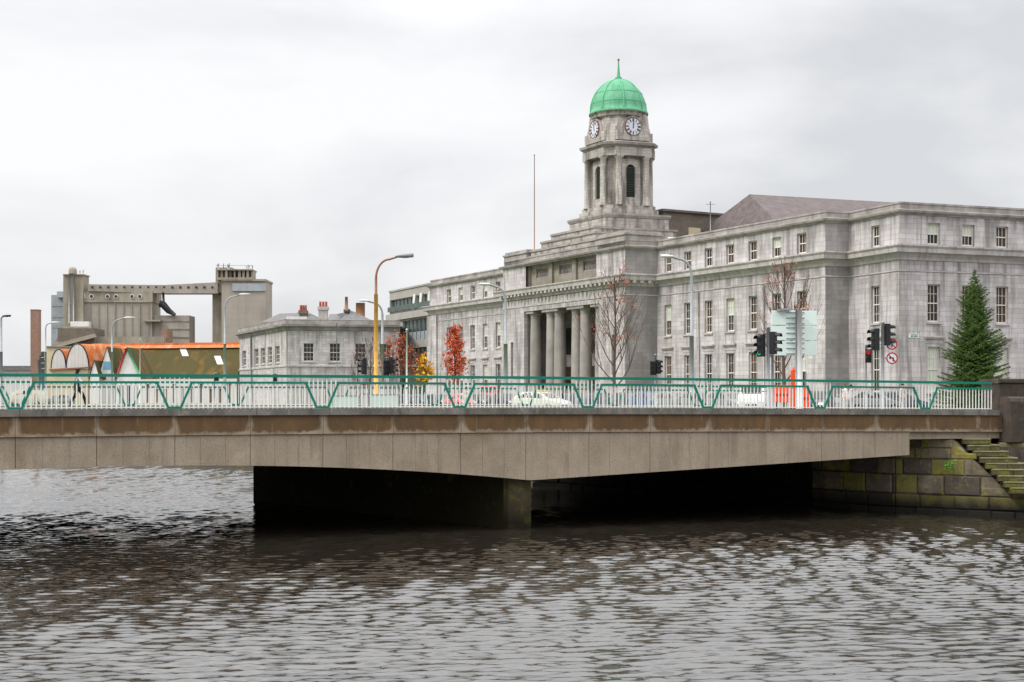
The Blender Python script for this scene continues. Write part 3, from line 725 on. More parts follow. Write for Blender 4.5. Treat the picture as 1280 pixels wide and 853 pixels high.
# side facade, right of the corner
LC = (C - Rr).length
fs_, _ = facade_frame(Rr, C)
def side_s(px):   # plan position along C->R for a pixel column
    q = (px - 640) / F_PX; t = (q * C.y - C.x) / (V.x - q * V.y); return LC - t
cs = [side_s(1167.4), side_s(1209.8), side_s(1253)]
sp = (cs[0] - cs[2]) / 2
cents = [cs[0] - sp * i for i in range(0, 12) if cs[0] - sp * i > 1]
fr, wins = std_wall(Rr, C, cents)
for c, za, zb, w, r, h in wins:
    i = round((cs[0] - c) / sp); at = zb > Z(13); gf = h
    kw = {}
    if at: kw = dict(blind=.5) if i in (0, 1) else dict(curtain=True)
    elif gf: kw = dict(blind=.97)
    else: kw = dict(glass='glassbrown', curtain=(i != 0))
    sash(fr, c, za, zb, w, rows=2 if at else 4, hood=gf, sill=not at, **kw)
# corner pavilion front
fr, L = facade_frame(C, I_)
c = L * .46; wl = [(c, Z(.5), Z(4.25), 1.1, 4, True), (c, Z(6.28), Z(9.4), 1.1, 4, False), (c, Z(12.66), Z(14.45), 1.1, 2, False)]
MB().wall(fr, L, GZ, Z(15.2), [(c - .55, c + .55, a[1], a[2]) for a in wl]).build('wall', M['ashlar'], hall)
put(fr, wl)
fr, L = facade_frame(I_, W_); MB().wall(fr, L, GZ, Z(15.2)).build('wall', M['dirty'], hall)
# right wing
def tpx(p, base):
    q = (p - 640) / F_PX; return (base.x - q * base.y) / (-U.x + q * U.y)
cents = [3.07 + 3.37 * i for i in range(7)]
fr, wins = std_wall(W_, X1, cents); put(fr, wins)
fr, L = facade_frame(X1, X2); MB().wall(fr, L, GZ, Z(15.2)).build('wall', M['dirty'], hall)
# left wing
L45 = (X5 - X4).length
cents = [(34.3 - 25.6) + 3.45 * i for i in range(5)]; cents = [cents[0] - 6.9, cents[0] - 3.45] + cents
fr, wins = std_wall(X4, X5, cents); put(fr, wins)
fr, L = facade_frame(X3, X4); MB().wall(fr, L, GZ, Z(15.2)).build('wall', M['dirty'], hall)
fr, L = facade_frame(X5, X6); MB().wall(fr, L, GZ, Z(15.2)).build('wall', M['ashlar'], hall)
m = MB(); m.box(FR(X5, U, (-U.y, U.x)), -2.6, .28, -.6, .28, GZ, Z(11.2)); m.build('corner_pilaster', M['ashlar'], hall)
# portico block: piers, slit window, recess
fp, LP = facade_frame(X2, X3)
ops = [(5.0, 20.8, GZ - .001, Z(9.88)), (23.35, 23.95, Z(2.4), Z(6.5)), (1.9, 2.5, Z(2.4), Z(6.5))]
m = MB(); 
m.wall(fp, LP, GZ, Z(11.25), ops, rev=.5)
m.build('wall', M['ashlar'], hall)
for a in (23.35, 1.9):
    w_ = MB().box(fp, a + .003, a + .597, -.49, -.40, Z(2.4), Z(6.5)).build('window', M['frame'], hall)
    MB().box(fp, a + .1, a + .5, -.395, -.385, Z(2.5), Z(6.4)).build('pane', M['glass'], w_)
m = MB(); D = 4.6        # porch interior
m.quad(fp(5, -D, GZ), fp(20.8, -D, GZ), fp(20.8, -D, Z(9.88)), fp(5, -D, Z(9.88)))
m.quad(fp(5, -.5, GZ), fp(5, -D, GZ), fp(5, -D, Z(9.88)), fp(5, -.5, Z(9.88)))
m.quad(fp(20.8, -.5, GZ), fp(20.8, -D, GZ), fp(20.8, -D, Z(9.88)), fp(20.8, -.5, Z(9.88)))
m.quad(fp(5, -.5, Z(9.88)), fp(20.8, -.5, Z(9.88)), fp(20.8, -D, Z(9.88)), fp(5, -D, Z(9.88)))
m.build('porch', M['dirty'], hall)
for i in range(3):
    c = 7.65 + 5.27 * i
    d_ = MB().box(fp, c - 1.0, c + 1.0, -D, -D + .12, GZ + .9, Z(3.6)); d_.build('door', M['glassbrown'], hall)
    MB().box(fp, c - .8, c + .8, -D, -D + .1, Z(5), Z(8)).build('window', M['glass'], hall)
m = MB()
for k in range(4): m.box(fp, 5.02, 20.78, -D + .02, -.25 - .35 * k, GZ, GZ + .22 * (k + 1) - .003 * k)
m.build('porch_steps', M['stone'], hall)
def column(c, o, r=.66):
    q = fp(c, o, 0); zb, zt = GZ + .88, Z(9.88)
    prof = [(r * 1.28, zb), (r * 1.28, zb + .25), (r * 1.12, zb + .34), (r * 1.0, zb + .5), (r * 1.0, zb + 3)] + [(r * (1 - .13 * ((z_ - 3) / 6.2) ** 1.5), zb + z_) for z_ in (4.5, 6, 7.5, 9.0)] + [(r * .87, zt - .75), (r * .95, zt - .68), (r * .87, zt - .6), (r * 1.05, zt - .38), (r * 1.2, zt - .3)]
    m = MB().lathe(q, prof, 24); fr_ = FR(q, U, (-U.y, U.x)); m.box(fr_, -r * 1.28, r * 1.28, -r * 1.28, r * 1.28, zt - .3, zt - .003)
    m.build('column', M['column'], hall)
M['column'] = mat('limestone_column', (.38, .35, .32), (.24, .225, .205), .85, ns=.7, streaks=((1.5, .06, .45, .7, .5, (.18, .165, .15)), (.3, 1.1, .55, .7, .4, (.34, .27, .24))), bump=.25)
for c in (9.0, 10.75, 14.4, 16.15, 19.75): column(c, -.95)
column(5.95, -.95)
# frieze flutes (triglyph-like vertical mouldings)
m = MB(); s = .35
while s < LP - .3:
    m.box(fp, s, s + .42, 0, .05, Z(10.62), Z(11.25)); s += .78
m.box(fp, -.03, LP + .03, 0, .07, Z(10.5), Z(10.62))
m.build('frieze', M['stone'], hall)
# long cornices wrapping the plan --------------------------------
full = [Rr, C, I_, W_, X1, X2, X3, X4, X5, X6]
MB().sweep(full, [(0, Z(10.38)), (.07, Z(10.40)), (.07, Z(10.50)), (0, Z(10.52))]).build('string_course', M['stone'], hall)
MB().sweep(full, [(0, Z(11.30)), (.10, Z(11.33)), (.12, Z(11.55)), (.22, Z(11.70)), (.30, Z(11.82)), (.68, Z(11.90)), (.72, Z(12.22)), (.86, Z(12.40)), (.86, Z(12.50)), (0, Z(12.62))]).build('main_cornice', M['stone'], hall)
MB().sweep(full, [(-.1, Z(15.0)), (.08, Z(15.02)), (.10, Z(15.12)), (.32, Z(15.2)), (.38, Z(15.38)), (0, Z(15.48)), (-.12, Z(15.50)), (-.12, Z(15.9)), (-.05, Z(15.93)), (-.05, Z(16.08)), (-.6, Z(16.12)), (-.6, Z(14.9))]).build('parapet', M['parapet'], hall)
# modillions under portico cornice
m = MB(); s = .2
for fr_, L_ in ((fp, LP), facade_frame(X1, X2)):
    s = .15
    while s < L_:
        m.box(fr_, s, s + .36, .1, .66, Z(11.62), Z(11.87)); s += .86
m.build('modillions', M['stone'], hall)
# attic over portico: end blocks, recessed centre with balustrade openings, stepped stages
for a0, a1 in ((0, 5.4), (20.4, LP)):
    m = MB(); m.box(fp, a0 + .01, a1, -4.5, -.12, Z(15.5), Z(16.75)); m.build('attic_block', M['parapet'], hall)
    m = MB(); m.box(fp, a0 - .12, a1 + .12, -4.7, .02, Z(16.55), Z(16.72)); m.box(fp, a0 + .1, a1 - .1, -4.4, -.2, Z(16.72), Z(17.0)); m.build('attic_cap', M['parapet'], hall)
    MB().wall(FR(fp(a0, 0, 0), fp.d, fp.n), a1 - a0, Z(12.6), Z(15.1)).build('wall', M['ashlar'], hall)
ops = [(6.3 + 5.05 * i, 9.1 + 5.05 * i, Z(13.55), Z(14.75)) for i in range(3)]
f3_ = FR(fp(0, -.7, 0), fp.d, fp.n)
MB().wall(FR(fp(5.4, -.7, 0), fp.d, fp.n), 15.0, Z(12.55), Z(15.2), [(a - 5.4, b - 5.4, c, d) for a, b, c, d in ops]).build('attic_wall', M['mossy'], hall)
for (a, b, c, d) in ops:
    bl = MB().box(f3_, a, b, -.36, -.34, c, d).build('blind_opening', M['mossy'], hall)
    m = MB(); x = a + .2
    while x < b - .1:
        q = f3_(x, -.17, 0); m.lathe(q, [(.05, c), (.05, c + .15), (.1, c + .45), (.05, c + .8), (.05, d)], 8); x += .29
    m.box(f3_, a + .02, b - .02, -.3, -.05, c, c + .1); m.box(f3_, a + .02, b - .02, -.3, -.05, d - .14, d - .003)
    m.build('balustrade', M['parapet'], hall)
for i in range(4): MB().box(f3_, 5.5 + 5.05 * i - .35 + .3 * (i == 0), 5.5 + 5.05 * i + .45, 0, .28, Z(12.5), Z(15.0)).build('attic_pier', M['mossy'], hall)
def stage(a0, a1, o0, o1, z0, z1, mt='towerstone', cap=True):
    MB().box(fp, a0, a1, o0, o1, z0, z1).build('attic_stage', M[mt], hall)
    if cap: MB().box(fp, a0 - .1, a1 + .1, o0 - .1, o1 + .12, z1 - .003, z1 + .22).build('stage_coping', M['parapet'], hall)
stage(5.6, 20.2, -9, -.55, Z(15.45), Z(16.6))
stage(7.2, 18.6, -9, -1.0, Z(16.8), Z(17.45))
stage(8.2, 17.4, -9.5, -1.6, Z(17.6), Z(18.2))
# tower ----------------------------------------------------------
T = Vector((11.8, 150.7))
def sqp(h, c=0):
    base = [(-1, -1), (1, -1), (1, 1), (-1, 1)]     # (u,v) corners
    out = []
    if c <= 0: out = [(a * h, b * h) for a, b in base]
    else: out = [(-h + c, -h), (h - c, -h), (h, -h + c), (h, h - c), (h - c, h), (-h + c, h), (-h, h - c), (-h, -h + c)]
    pts = [T + U * a + V * b for a, b in out]
    # outward = left of travel: clockwise seen from above
    ar = sum(pts[i].x * pts[(i + 1) % len(pts)].y - pts[(i + 1) % len(pts)].x * pts[i].y for i in range(len(pts)))
    if ar > 0: pts = pts[::-1]
    return pts
tw = MB().prism([tuple(p) for p in sqp(2.25, .75)], Z(20.5), Z(27.2)).build('clock_tower', M['towerstone'], hall)
def tb(name, m, mt='towerstone'): return m.build(name, M[mt], tw)
tb('podium', MB().prism([tuple(p) for p in sqp(3.75)], Z(15.5), Z(19.8)))
tb('podium', MB().prism([tuple(p) for p in sqp(4.3)], Z(15.5), Z(18.25)))
tb('podium_cornice', MB().sweep(sqp(3.75), [(-.3, Z(19.45)), (.06, Z(19.5)), (.18, Z(19.75)), (.18, Z(19.95)), (-.7, Z(20.05))], True).sweep(sqp(4.3), [(-.2, Z(18.1)), (.1, Z(18.15)), (.1, Z(18.35)), (-.6, Z(18.4))], True), 'parapet')
tb('plinth', MB().prism([tuple(p) for p in sqp(3.2, .55)], Z(19.98), Z(20.55)).prism([tuple(p) for p in sqp(3.0, .6)], Z(20.54), Z(21.0)))
faces = [FR(T - U * 2.25, V, -U), FR(T + U * 2.25, V, U), FR(T - V * 2.25, U, -V), FR(T + V * 2.25, U, V)]
for k, f in enumerate(faces):
    m = MB()                                   # arched surround
    for a0, a1 in ((-1.1, -.55), (.55, 1.1)): m.box(f, a0, a1, -.1, .22, Z(21.0), Z(26.1))
    m.box(f, -.55, .55, -.1, .2, Z(21.0), Z(21.95))
    n = 10; vs = []
    for i in range(n + 1):
        w = math.pi * i / n; x, z = .55 * math.cos(w), Z(25.0) + .55 * math.sin(w)
        vs += [f(x, .21, z), f(x, .21, Z(26.1)), f(x, -.05, z)]
    fs2 = []
    for i in range(n): a = 3 * i; fs2 += [(a, a + 1, a + 4, a + 3), (a, a + 3, a + 5, a + 2)]
    m.add(vs, fs2); tb('arch_surround', m)
    n = 12; pts = [f(-.52, .04, Z(21.9)), f(.52, .04, Z(21.9))] + [f(.54 * math.cos(math.pi * i / n), .04, Z(25.0) + .54 * math.sin(math.pi * i / n)) for i in range(n + 1)]
    ml = MB().add(pts, [tuple(range(len(pts)))])
    tb('belfry_louvre', ml, 'dark')
    ml = MB(); z_ = Z(22.05)
    while z_ < Z(25.3): ml.box(f, -.5, .5, .05, .10, z_, z_ + .05); z_ += .26
    tb('louvre_slats', ml, 'glassgreen')
    for s_ in (-1.62, 1.62):
        q = f(s_, .52, 0)
        tb('column', MB().lathe(q, [(.45, Z(21.0)), (.45, Z(21.2)), (.38, Z(21.3)), (.37, Z(24)), (.33, Z(26.0)), (.39, Z(26.1)), (.44, Z(26.25))], 16).box(FR(q, f.d, f.n), -.39, .39, -.39, .39, Z(26.25), Z(26.42)))
    m = MB(); m.box(f, -2.15, 2.15, -.2, .84, Z(26.42), Z(27.3)); tb('entablature', m)
    # clock
    pn_ = Vector((-f.d.y, f.d.x)); pn_ = pn_ if pn_.dot(f.n) > 0 else -pn_
    cc = f(0, .62, Z(29.6)); ax = (pn_.x, pn_.y, 0)
    cf = tb('clock_face', MB().disc(cc, ax, .95, .06, 32), 'clockface')
    f4 = FR(f(0, .69, 0), f.d, f.n); zc = Z(29.6)
    rg = MB(); vs = []
    for i in range(32):
        w = 2 * math.pi * i / 32
        for r_, o_ in ((.93, 0), (.99, 0), (.99, -.12), (.93, .03)): vs.append(f4(r_ * math.cos(w), o_, zc + r_ * math.sin(w)))
    rg.add(vs, [(4 * i + j, 4 * ((i + 1) % 32) + j, 4 * ((i + 1) % 32) + (j + 1) % 4, 4 * i + (j + 1) % 4) for i in range(32) for j in range(4)])
    for i in range(12):                        # hour numerals as radial strokes
        w = math.pi / 2 - 2 * math.pi * i / 12
        st = [1, 2, 3, 3, 1, 2, 3, 4, 2, 1, 2, 3][i - 1]
        for j in range(min(st, 3)):
            off = (j - (min(st, 3) - 1) / 2) * .075
            c1, s1 = math.cos(w), math.sin(w); p = [(.52, -.028), (.88, -.028), (.88, .028), (.52, .028)]
            rg.add([f4(r_ * c1 - (t_ + off) * s1, .012, zc + r_ * s1 + (t_ + off) * c1) for r_, t_ in p], [(0, 1, 2, 3)])
    tb('clock_dial', rg, 'maroon')
    hd = MB()
    for w, ln, wd in ((R(92), .80, .035), (R(78), .52, .055)):
        c1, s1 = math.cos(w), math.sin(w)
        hd.add([f4(r_ * c1 - t_ * s1, .02, zc + r_ * s1 + t_ * c1) for r_, t_ in ((-.2, -wd), (ln, -wd * .4), (ln, wd * .4), (-.2, wd))], [(0, 1, 2, 3)])
    tb('clock_hands', hd, 'navy')
    m = MB()                                   # clock backing bay with arched head
    n = 14; pr2 = [(-1.35, Z(28.3)), (1.35, Z(28.3)), (1.35, Z(29.5))] + [(1.22 * math.cos(math.pi * i / n), Z(29.6) + 1.22 * math.sin(math.pi * i / n)) for i in range(n + 1)] + [(-1.35, Z(29.5))]
    vs = [f(a, .0, z) for a, z in pr2] + [f(a, .62, z) for a, z in pr2]; q = len(pr2)
    m.add(vs, [tuple(range(q, 2 * q))] + [(i, (i + 1) % q, (i + 1) % q + q, i + q) for i in range(q)])
    m.box(f, -2.0, -1.36, -.1, .66, Z(28.1), Z(29.15)); m.box(f, 1.36, 2.0, -.1, .66, Z(28.1), Z(29.15))
    m.box(f, -1.35, 1.35, .3, .72, Z(28.1), Z(28.6))
    tb('clock_bay', m)
tb('entablature', MB().prism([tuple(p) for p in sqp(2.86, .95)], Z(26.43), Z(27.32)))
tb('tower_cornice', MB().sweep(sqp(2.9, .85), [(-.4, Z(27.3)), (.12, Z(27.32)), (.2, Z(27.5)), (.48, Z(27.56)), (.55, Z(27.82)), (0, Z(28.0)), (-1, Z(28.02))], True), 'parapet')
tb('clock_stage', MB().prism([tuple(p) for p in sqp(2.75, .85)], Z(28.0), Z(29.6), [tuple(p) for p in sqp(2.68, .85)]).prism([tuple(p) for p in sqp(2.66, .9)], Z(29.58), Z(31.1), [tuple(p) for p in sqp(2.55, .95)]))
tb('dome_ring', MB().lathe(T, [(2.6, Z(30.7)), (3.02, Z(30.85)), (3.05, Z(31.15)), (3.2, Z(31.25)), (3.2, Z(31.38)), (2.5, Z(31.4))], 32, False), 'towerstone')
prof = [(3.28, Z(31.3)), (3.3, Z(31.45)), (3.2, Z(31.62))]
for i in range(0, 15):
    w = i / 14 * math.pi / 2; prof.append((3.12 * math.cos(w) ** 1.08 if i < 14 else .16, Z(31.65) + 3.65 * math.sin(w)))
prof = prof[:-2] + [(.42, Z(35.2)), (.24, Z(35.5)), (.16, Z(35.9)), (.12, Z(36.4)), (.07, Z(37.2))]
tb('dome', MB().lathe(T, prof, 48), 'copper')
m = MB()
for k in range(8):
    w = k * math.pi / 4 + math.atan2(U.y, U.x) + math.pi / 8
    pts = [(T.x + (r_ + .03) * math.cos(w), T.y + (r_ + .03) * math.sin(w), z_) for r_, z_ in prof[2:-3]]
    m.tube(pts, .085, 6)
tb('dome_ribs', m, 'copperrib')
for zz, k_ in ((Z(32.9), 5), (Z(34.1), 8)):       # standing seams round the dome
    rr_ = prof[k_][0]
    tb('dome_seam', MB().lathe(T, [(prof[k_][0] + .0, prof[k_][1] - .05), (prof[k_][0] + .05, prof[k_][1]), (prof[k_][0] - .03, prof[k_][1] + .06)], 48), 'copperrib')
tb('finial', MB().tube([(T.x, T.y, Z(36.6)), (T.x, T.y, Z(37.55))], .06, 8).lathe(T, [(.01, Z(37.35)), (.17, Z(37.5)), (.01, Z(37.65))], 10), 'rustpole')
# roofs behind ---------------------------------------------------
K1 = Vector((26.2, 150)); K2 = K1 + V * 46
e = 12.5
m = MB()
pts = [K1 - V * 6 - U * e * .6 + U * 0, K2 - U * e, K2 + U * e, K1 - V * 6 + U * e]
vs = [(K1.x, K1.y, Z(22.5)), (K2.x, K2.y, Z(22.5))] + [(*(K1 - V * 3.5 - U * e), Z(15.6)), (*(K2 - U * e), Z(15.6)), (*(K2 + U * e), Z(15.6)), (*(K1 - V * 3.5 + U * e), Z(15.6))]
m.add(vs, [(0, 2, 3, 1), (0, 1, 4, 5), (0, 5, 2), (1, 3, 4)]); rf = m.build('roof', M['slate'], hall)
# flat leads behind parapets
fl = [Rr - V * .1 + U * .3, C + U * .4 - V * -.3, I_ + V * .4, W_ + V * .6, X1 + V * .6, X2 + V * .4 + U * .3, X3 + V * .4 - U * .3, X4 + V * .6, X5 + V * .6 - U * .6, X6 - U * .6, X6 + V * 10 - U * 40, Rr + U * 30]
m = MB(); m.add([(p.x, p.y, Z(15.1)) for p in fl], [tuple(range(len(fl)))]); m.build('flat_roof', M['slate'], hall)
# brick plant room with flat overhanging roof
a = P(829, 152); b = P(903, 156); fr = FR(a, b - a, ((b - a).y, -(b - a).x))
L = (b - a).length; pl = MB().box(fr, 0, L, -6, 0, Z(15), Z(20.9)).build('plant_room', M['brickgrey'], hall)
MB().box(fr, -.25, L + .1, -6.3, .3, Z(20.9), Z(21.15)).build('flat_roof', M['slate'], pl)
MB().box(fr, L * .42, L * .62, 0, .04, Z(17.6), Z(19.3)).build('hatch', M['cream'], pl)
q = P(840, 146); MB().prism([(q.x - 1.5, q.y - 1.5), (q.x + 1.5, q.y - 1.5), (q.x + 1.5, q.y + 1.5), (q.x - 1.5, q.y + 1.5)], Z(15), Z(17.3), [(q.x - .4, q.y - .1), (q.x + .4, q.y - .1), (q.x + .4, q.y + .1), (q.x - .4, q.y + .1)]).build('rooflight', M['whitemetal'], hall)
q = P(888, 150); m = MB().tube([(*q, Z(18)), (*q, Zp(252, 150))], .05, 6); m.box(FR(q, (1, 0), (0, -1)), -.5, .5, -.03, .03, Zp(256, 150), Zp(256, 150) + .06); m.build('aerial', M['greymetal'], hall)
q = P(668, 157); m = MB().tube([(*q, Z(15.3)), (*q, Zp(195, 157))], [.07, .04], 8); m.lathe(q, [(.01, Zp(195, 157)), (.10, Zp(194, 157)), (.01, Zp(193, 157))], 8); m.build('flagpole', M['rustpole'], hall)
# street nameplate and notice
def plate(px0, px1, y0, y1, mt, bars, name, Yf):
    s0, s1 = side_s(px1), side_s(px0); f_ = FR(Rr, C - Rr, (-(C - Rr).y, (C - Rr).x))
    z0, z1 = Zp(y1, Yf), Zp(y0, Yf); n_ = MB().box(f_, s0, s1, 0, .05, z0, z1).build(name, M[mt], hall)
    m = MB(); x = s0 + .2
    rr_ = random.Random(2)
    for row in (0, 1):
        x = s0 + .15
        while x < s1 - .2:
            w = rr_.uniform(.06, .12); zz = z0 + (z1 - z0) * (.18 + .42 * row); m.box(f_, x, x + w, .051, .056, zz, zz + (z1 - z0) * .26); x += w + .045
    m.build('lettering', M[bars], n_)
plate(1136, 1148.5, 418, 422.8, 'mintlite', 'black', 'street_nameplate', 112)
plate(1126, 1131, 470, 476, 'greymetal', 'greymetal', 'wall_notice', 112) if False else None
f_, L_ = facade_frame(C, I_)
MB().box(f_, .25, 1.0, 0, .05, Zp(423, 112), Zp(418.5, 112)).build('street_nameplate', M['greymetal'], hall)
for q_, d_ in ((1060.5, None),): pass
# drain pipes
m = MB(); fw, _ = facade_frame(W_, X1)
q = fw(20.4, .08, 0); 
for s_ in (8.1, 18.0): q = fw(s_, .1, 0); m.tube([(q[0], q[1], GZ), (q[0], q[1], Z(10.3))], .055, 6)
m.build('drainpipes', M['stone'], hall)
# ---------------------------------------------------------------- custom-house style building
def fr_px(pxa, Ya, pxb, Yb):
    a, b = P(pxa, Ya), P(pxb, Yb); d = b - a
    return FR(a, d, (d.y, -d.x)), d.length      # outward = towards camera when a is left of b
cA = P(358, 200); cB = P(500, 203); cL = P(299.5, 228)
house = thing('stone_office', (*P(400, 208), GZ), 'low pale stone building with thick cornice and red chimney pots left of the yellow lamp', 'building')
fr, L = FR(cA, cB - cA, ((cB - cA).y, -(cB - cA).x)), (cB - cA).length
zs = lambda y, Y=200: Zp(y, Y)
wd = []
for a, b in ((379, 392), (411.5, 425), (443.5, 457), (474, 488)):
    s0, s1 = (a - 358) / F_PX * 200, (b - 358) / F_PX * 200; wd.append((s0, s1, zs(452), zs(429)))
MB().wall(fr, L, GZ, zs(404), wd).build('wall', M['ashlar'], house)
for a, b, c, d in wd: sash(fr, (a + b) / 2, c, d, b - a, rows=4, parent=house, mid=True)
fl, LL = FR(cL, cA - cL, ((cA - cL).y, -(cA - cL).x)), (cA - cL).length
wl = []
for a, b in ((303, 307.5), (318, 323), (326, 331), (334.5, 340), (344, 349.5)):
    def sx(p):
        q = (p - 640) / F_PX; d = fl.d; return (q * cL.y - cL.x) / (d.x - q * d.y)
    wl.append((sx(a), sx(b), zs(452.5), zs(431)))
MB().wall(fl, LL, GZ, zs(404), wl).build('wall', M['ashlar'], house)
for a, b, c, d in wl: sash(fl, (a + b) / 2, c, d, b - a, rows=4, parent=house)
pth = [Vector(cB), cA, cL, cL + Vector((10, 8))]
z1, z2, z3 = zs(411), zs(404.5), zs(399.5)
MB().sweep(pth, [(0, z1 - .3), (.15, z1 - .2), (.3, z1 + .2), (.75, z1 + .35), (.8, z2 - .1), (0, z2)]).build('cornice', M['dirty'], house)
MB().sweep(pth, [(0, z2 - .05), (.25, z2), (.25, z3 - .1), (.3, z3), (-.3, z3 + .05), (-.3, z2)]).build('parapet', M['parapet'], house)
MB().sweep(pth, [(0, zs(459)), (.12, zs(458.5)), (.12, zs(456.5)), (0, zs(456))]).build('string_course', M['stone'], house)
m = MB(); m.prism([tuple(p) for p in (cB + Vector((0, .3)), cA + Vector((.3, .3)), cL + Vector((.4, 0)), cL + Vector((10, 8)), cB + Vector((0, 20)))], z2 - .3, z2 - .1); m.build('flat_roof', M['greyslate'], house)
def hip(px0, px1, pxa, ytop, Y, ybase=401):
    x0, x1, xa = P(px0, Y)[0], P(px1, Y)[0], P(pxa, Y + 5)[0]; zb = Zp(ybase, Y); zt = Zp(ytop, Y + 5)
    return [(x0, Y, zb), (x1, Y, zb), (x1 + 1, Y + 12, zb), (x0 - 4, Y + 16, zb), (xa, Y + 5, zt), (xa - 3.5, Y + 14, zt)]
for a in ((370, 407, 381, 388.5, 204), (430, 466, 439.5, 388.5, 204)):
    MB().add(hip(*a), [(0, 1, 4), (1, 2, 5, 4), (2, 3, 5), (3, 0, 4, 5)]).build('roof', M['greyslate'], house)
MB().add([(*P(325, 222), Zp(403, 222)), (*P(372, 208), Zp(403, 208)), (*P(376, 212), Zp(391.5, 212)), (*P(350, 220), Zp(392, 220)), (*P(340, 230), Zp(403, 230)), (*P(380, 226), Zp(403, 226))], [(0, 1, 2, 3), (0, 3, 4), (1, 5, 2), (3, 2, 5, 4)]).build('roof', M['greyslate'], house)
MB().add([(*P(408, 212), Zp(403, 212)), (*P(445, 212), Zp(403, 212)), (*P(440, 218), Zp(391.5, 218)), (*P(412, 218), Zp(393, 218))], [(0, 1, 2, 3)]).build('roof', M['greyslate'], house)
def chimney(px0, px1, ybot, ytop, Y, mt, pots=3, potm='terracotta', ypot=None, parent=house):
    fr_, L_ = fr_px(px0, Y, px1, Y)
    m = MB().box(fr_, 0, L_, -1, 0, Zp(ybot, Y), Zp(ytop, Y)).box(fr_, -.12, L_ + .12, -1.12, .12, Zp(ytop, Y) - .45, Zp(ytop, Y) + .05)
    c = m.build('chimney', M[mt], parent)
    if pots:
        p = MB()
        for i in range(pots):
            s_ = L_ * (i + .5) / pots; q = fr_(s_, -.5, 0); z0 = Zp(ytop, Y) + .052; h = Zp(ypot, Y) - z0
            p.lathe(q, [(.2, z0), (.16, z0 + h * .8), (.2, z0 + h), (.1, z0 + h)], 10)
        p.build('chimney_pots', M[potm], c)
chimney(374, 383, 398, 388.5, 206, 'brickgrey', 3, 'terracotta', 381.5)
chimney(398, 409, 401, 384, 205, 'stone', 3, 'terracotta', 377)
chimney(430.5, 436, 392, 387, 208, 'brickgrey', 0)
q = P(433, 207.5); MB().tube([(*q, Zp(388, 207)), (*q, Zp(371, 207))], [.3, .22], 8).build('flue', M['brickred'], house)
q = P(450.5, 208); MB().tube([(*q, Zp(402, 208)), (*q, Zp(379, 208))], .7, 10).build('flue', M['rustpole'], house)
m = MB()
for px_ in (358.8, 421): 
    q = P(px_, 199.6); m.tube([(*q, GZ), (*q, zs(404))], .07, 6)
q = fl(sx(315), .15, 0); m.tube([(q[0], q[1], GZ), (q[0], q[1], zs(408))], .16, 6)
m.build('drainpipe', M['greymetal'], house)
MB().box(fr, 0, 3, -2, -.6, z3 - .2, zs(395.5)).build('roof_hatch', M['white'], house)

# ---------------------------------------------------------------- modern office
g1, g2 = P(545, 203), P(487, 221)
off = thing('glass_office', (*P(515, 214), GZ), 'modern concrete and green glass office block behind the stone hall at left', 'building')
fr = FR(g2, g1 - g2, ((g1 - g2).y, -(g1 - g2).x)); L = (g1 - g2).length
def zo(y): return Zp(y, 221)    # heights at the left end
ops = [(.3, L * .52, zo(391), zo(376)), (L * .60, L * .66, zo(388), zo(376)), (L * .74, L * .82, zo(388), zo(376)), (L * .9, L - .2, zo(388), zo(376)),
       (L * .30, L - .4, zo(429), zo(404)), (L * .2, L - .4, zo(456), zo(438))]
MB().wall(fr, L, GZ, zo(366), ops, .5).build('wall', M['panelconc'], off)
for i, (a, b, c, d) in enumerate(ops):
    wn = MB(); n = max(1, int((b - a) / 1.6))
    for k in range(n + 1): x = a + (b - a - .08) * k / n; wn.box(fr, x, x + .08, -.38, -.28, c, d)
    wn.box(fr, a, b, -.37, -.29, c, c + .09); wn.box(fr, a, b, -.37, -.29, d - .09, d)
    w_ = wn.build('window', M['greymetal'], off)
    MB().quad(fr(a, -.4, c), fr(b, -.4, c), fr(b, -.4, d), fr(a, -.4, d)).build('pane', M['glassgreen'], w_)
    if i in (4,): MB().box(fr, a + .1, b - .1, -.395, -.385, c + .1, c + (d - c) * .42).build('spandrel', M['bluegrey'], w_)
for s_, yb, yt in ((L * .54, 392, 374), (L * .68, 392, 374), (L * .86, 392, 374), (L * .08, 420, 402)):
    m = MB(); vs = [fr(s_ - .1, .1, zo(yb)), fr(s_ + .75, .1, zo(yb)), fr(s_ + 1.3, .1, zo(yt)), fr(s_ + .45, .1, zo(yt))]; vs += [fr(s_ - .1, .25, zo(yb)), fr(s_ + .75, .25, zo(yb)), fr(s_ + 1.3, .25, zo(yt)), fr(s_ + .45, .25, zo(yt))]
    m.add(vs, [(0, 1, 2, 3), (4, 5, 6, 7), (0, 1, 5, 4), (1, 2, 6, 5), (2, 3, 7, 6), (3, 0, 4, 7)]); m.build('slanted_fin', M['white'], off)
m = MB(); m.box(fr, -.8, L + .3, -10, .4, zo(402), zo(394)); m.box(fr, -.1, L + .2, -10, .15, zo(366), zo(364)); m.box(fr, -2, L, -10, .3, zo(438), zo(429)); m.box(fr, -2.2, 1.5, -10, -.6, GZ, zo(403))
m.build('concrete_bands', M['panelconc'], off)
m = MB(); m.box(fr, 0, L * .95, .32, .36, zo(391), zo(385)); m.build('glass_balustrade', M['glassgreen'], off)
MB().box(fr, L * .12, L * .9, .8, 4, GZ, zo(462)).build('podium', M['brickgrey'], off)
MB().box(fr, L * .1, L * .92, .6, 4.2, zo(462), zo(459)).build('podium_cap', M['panelconc'], off)

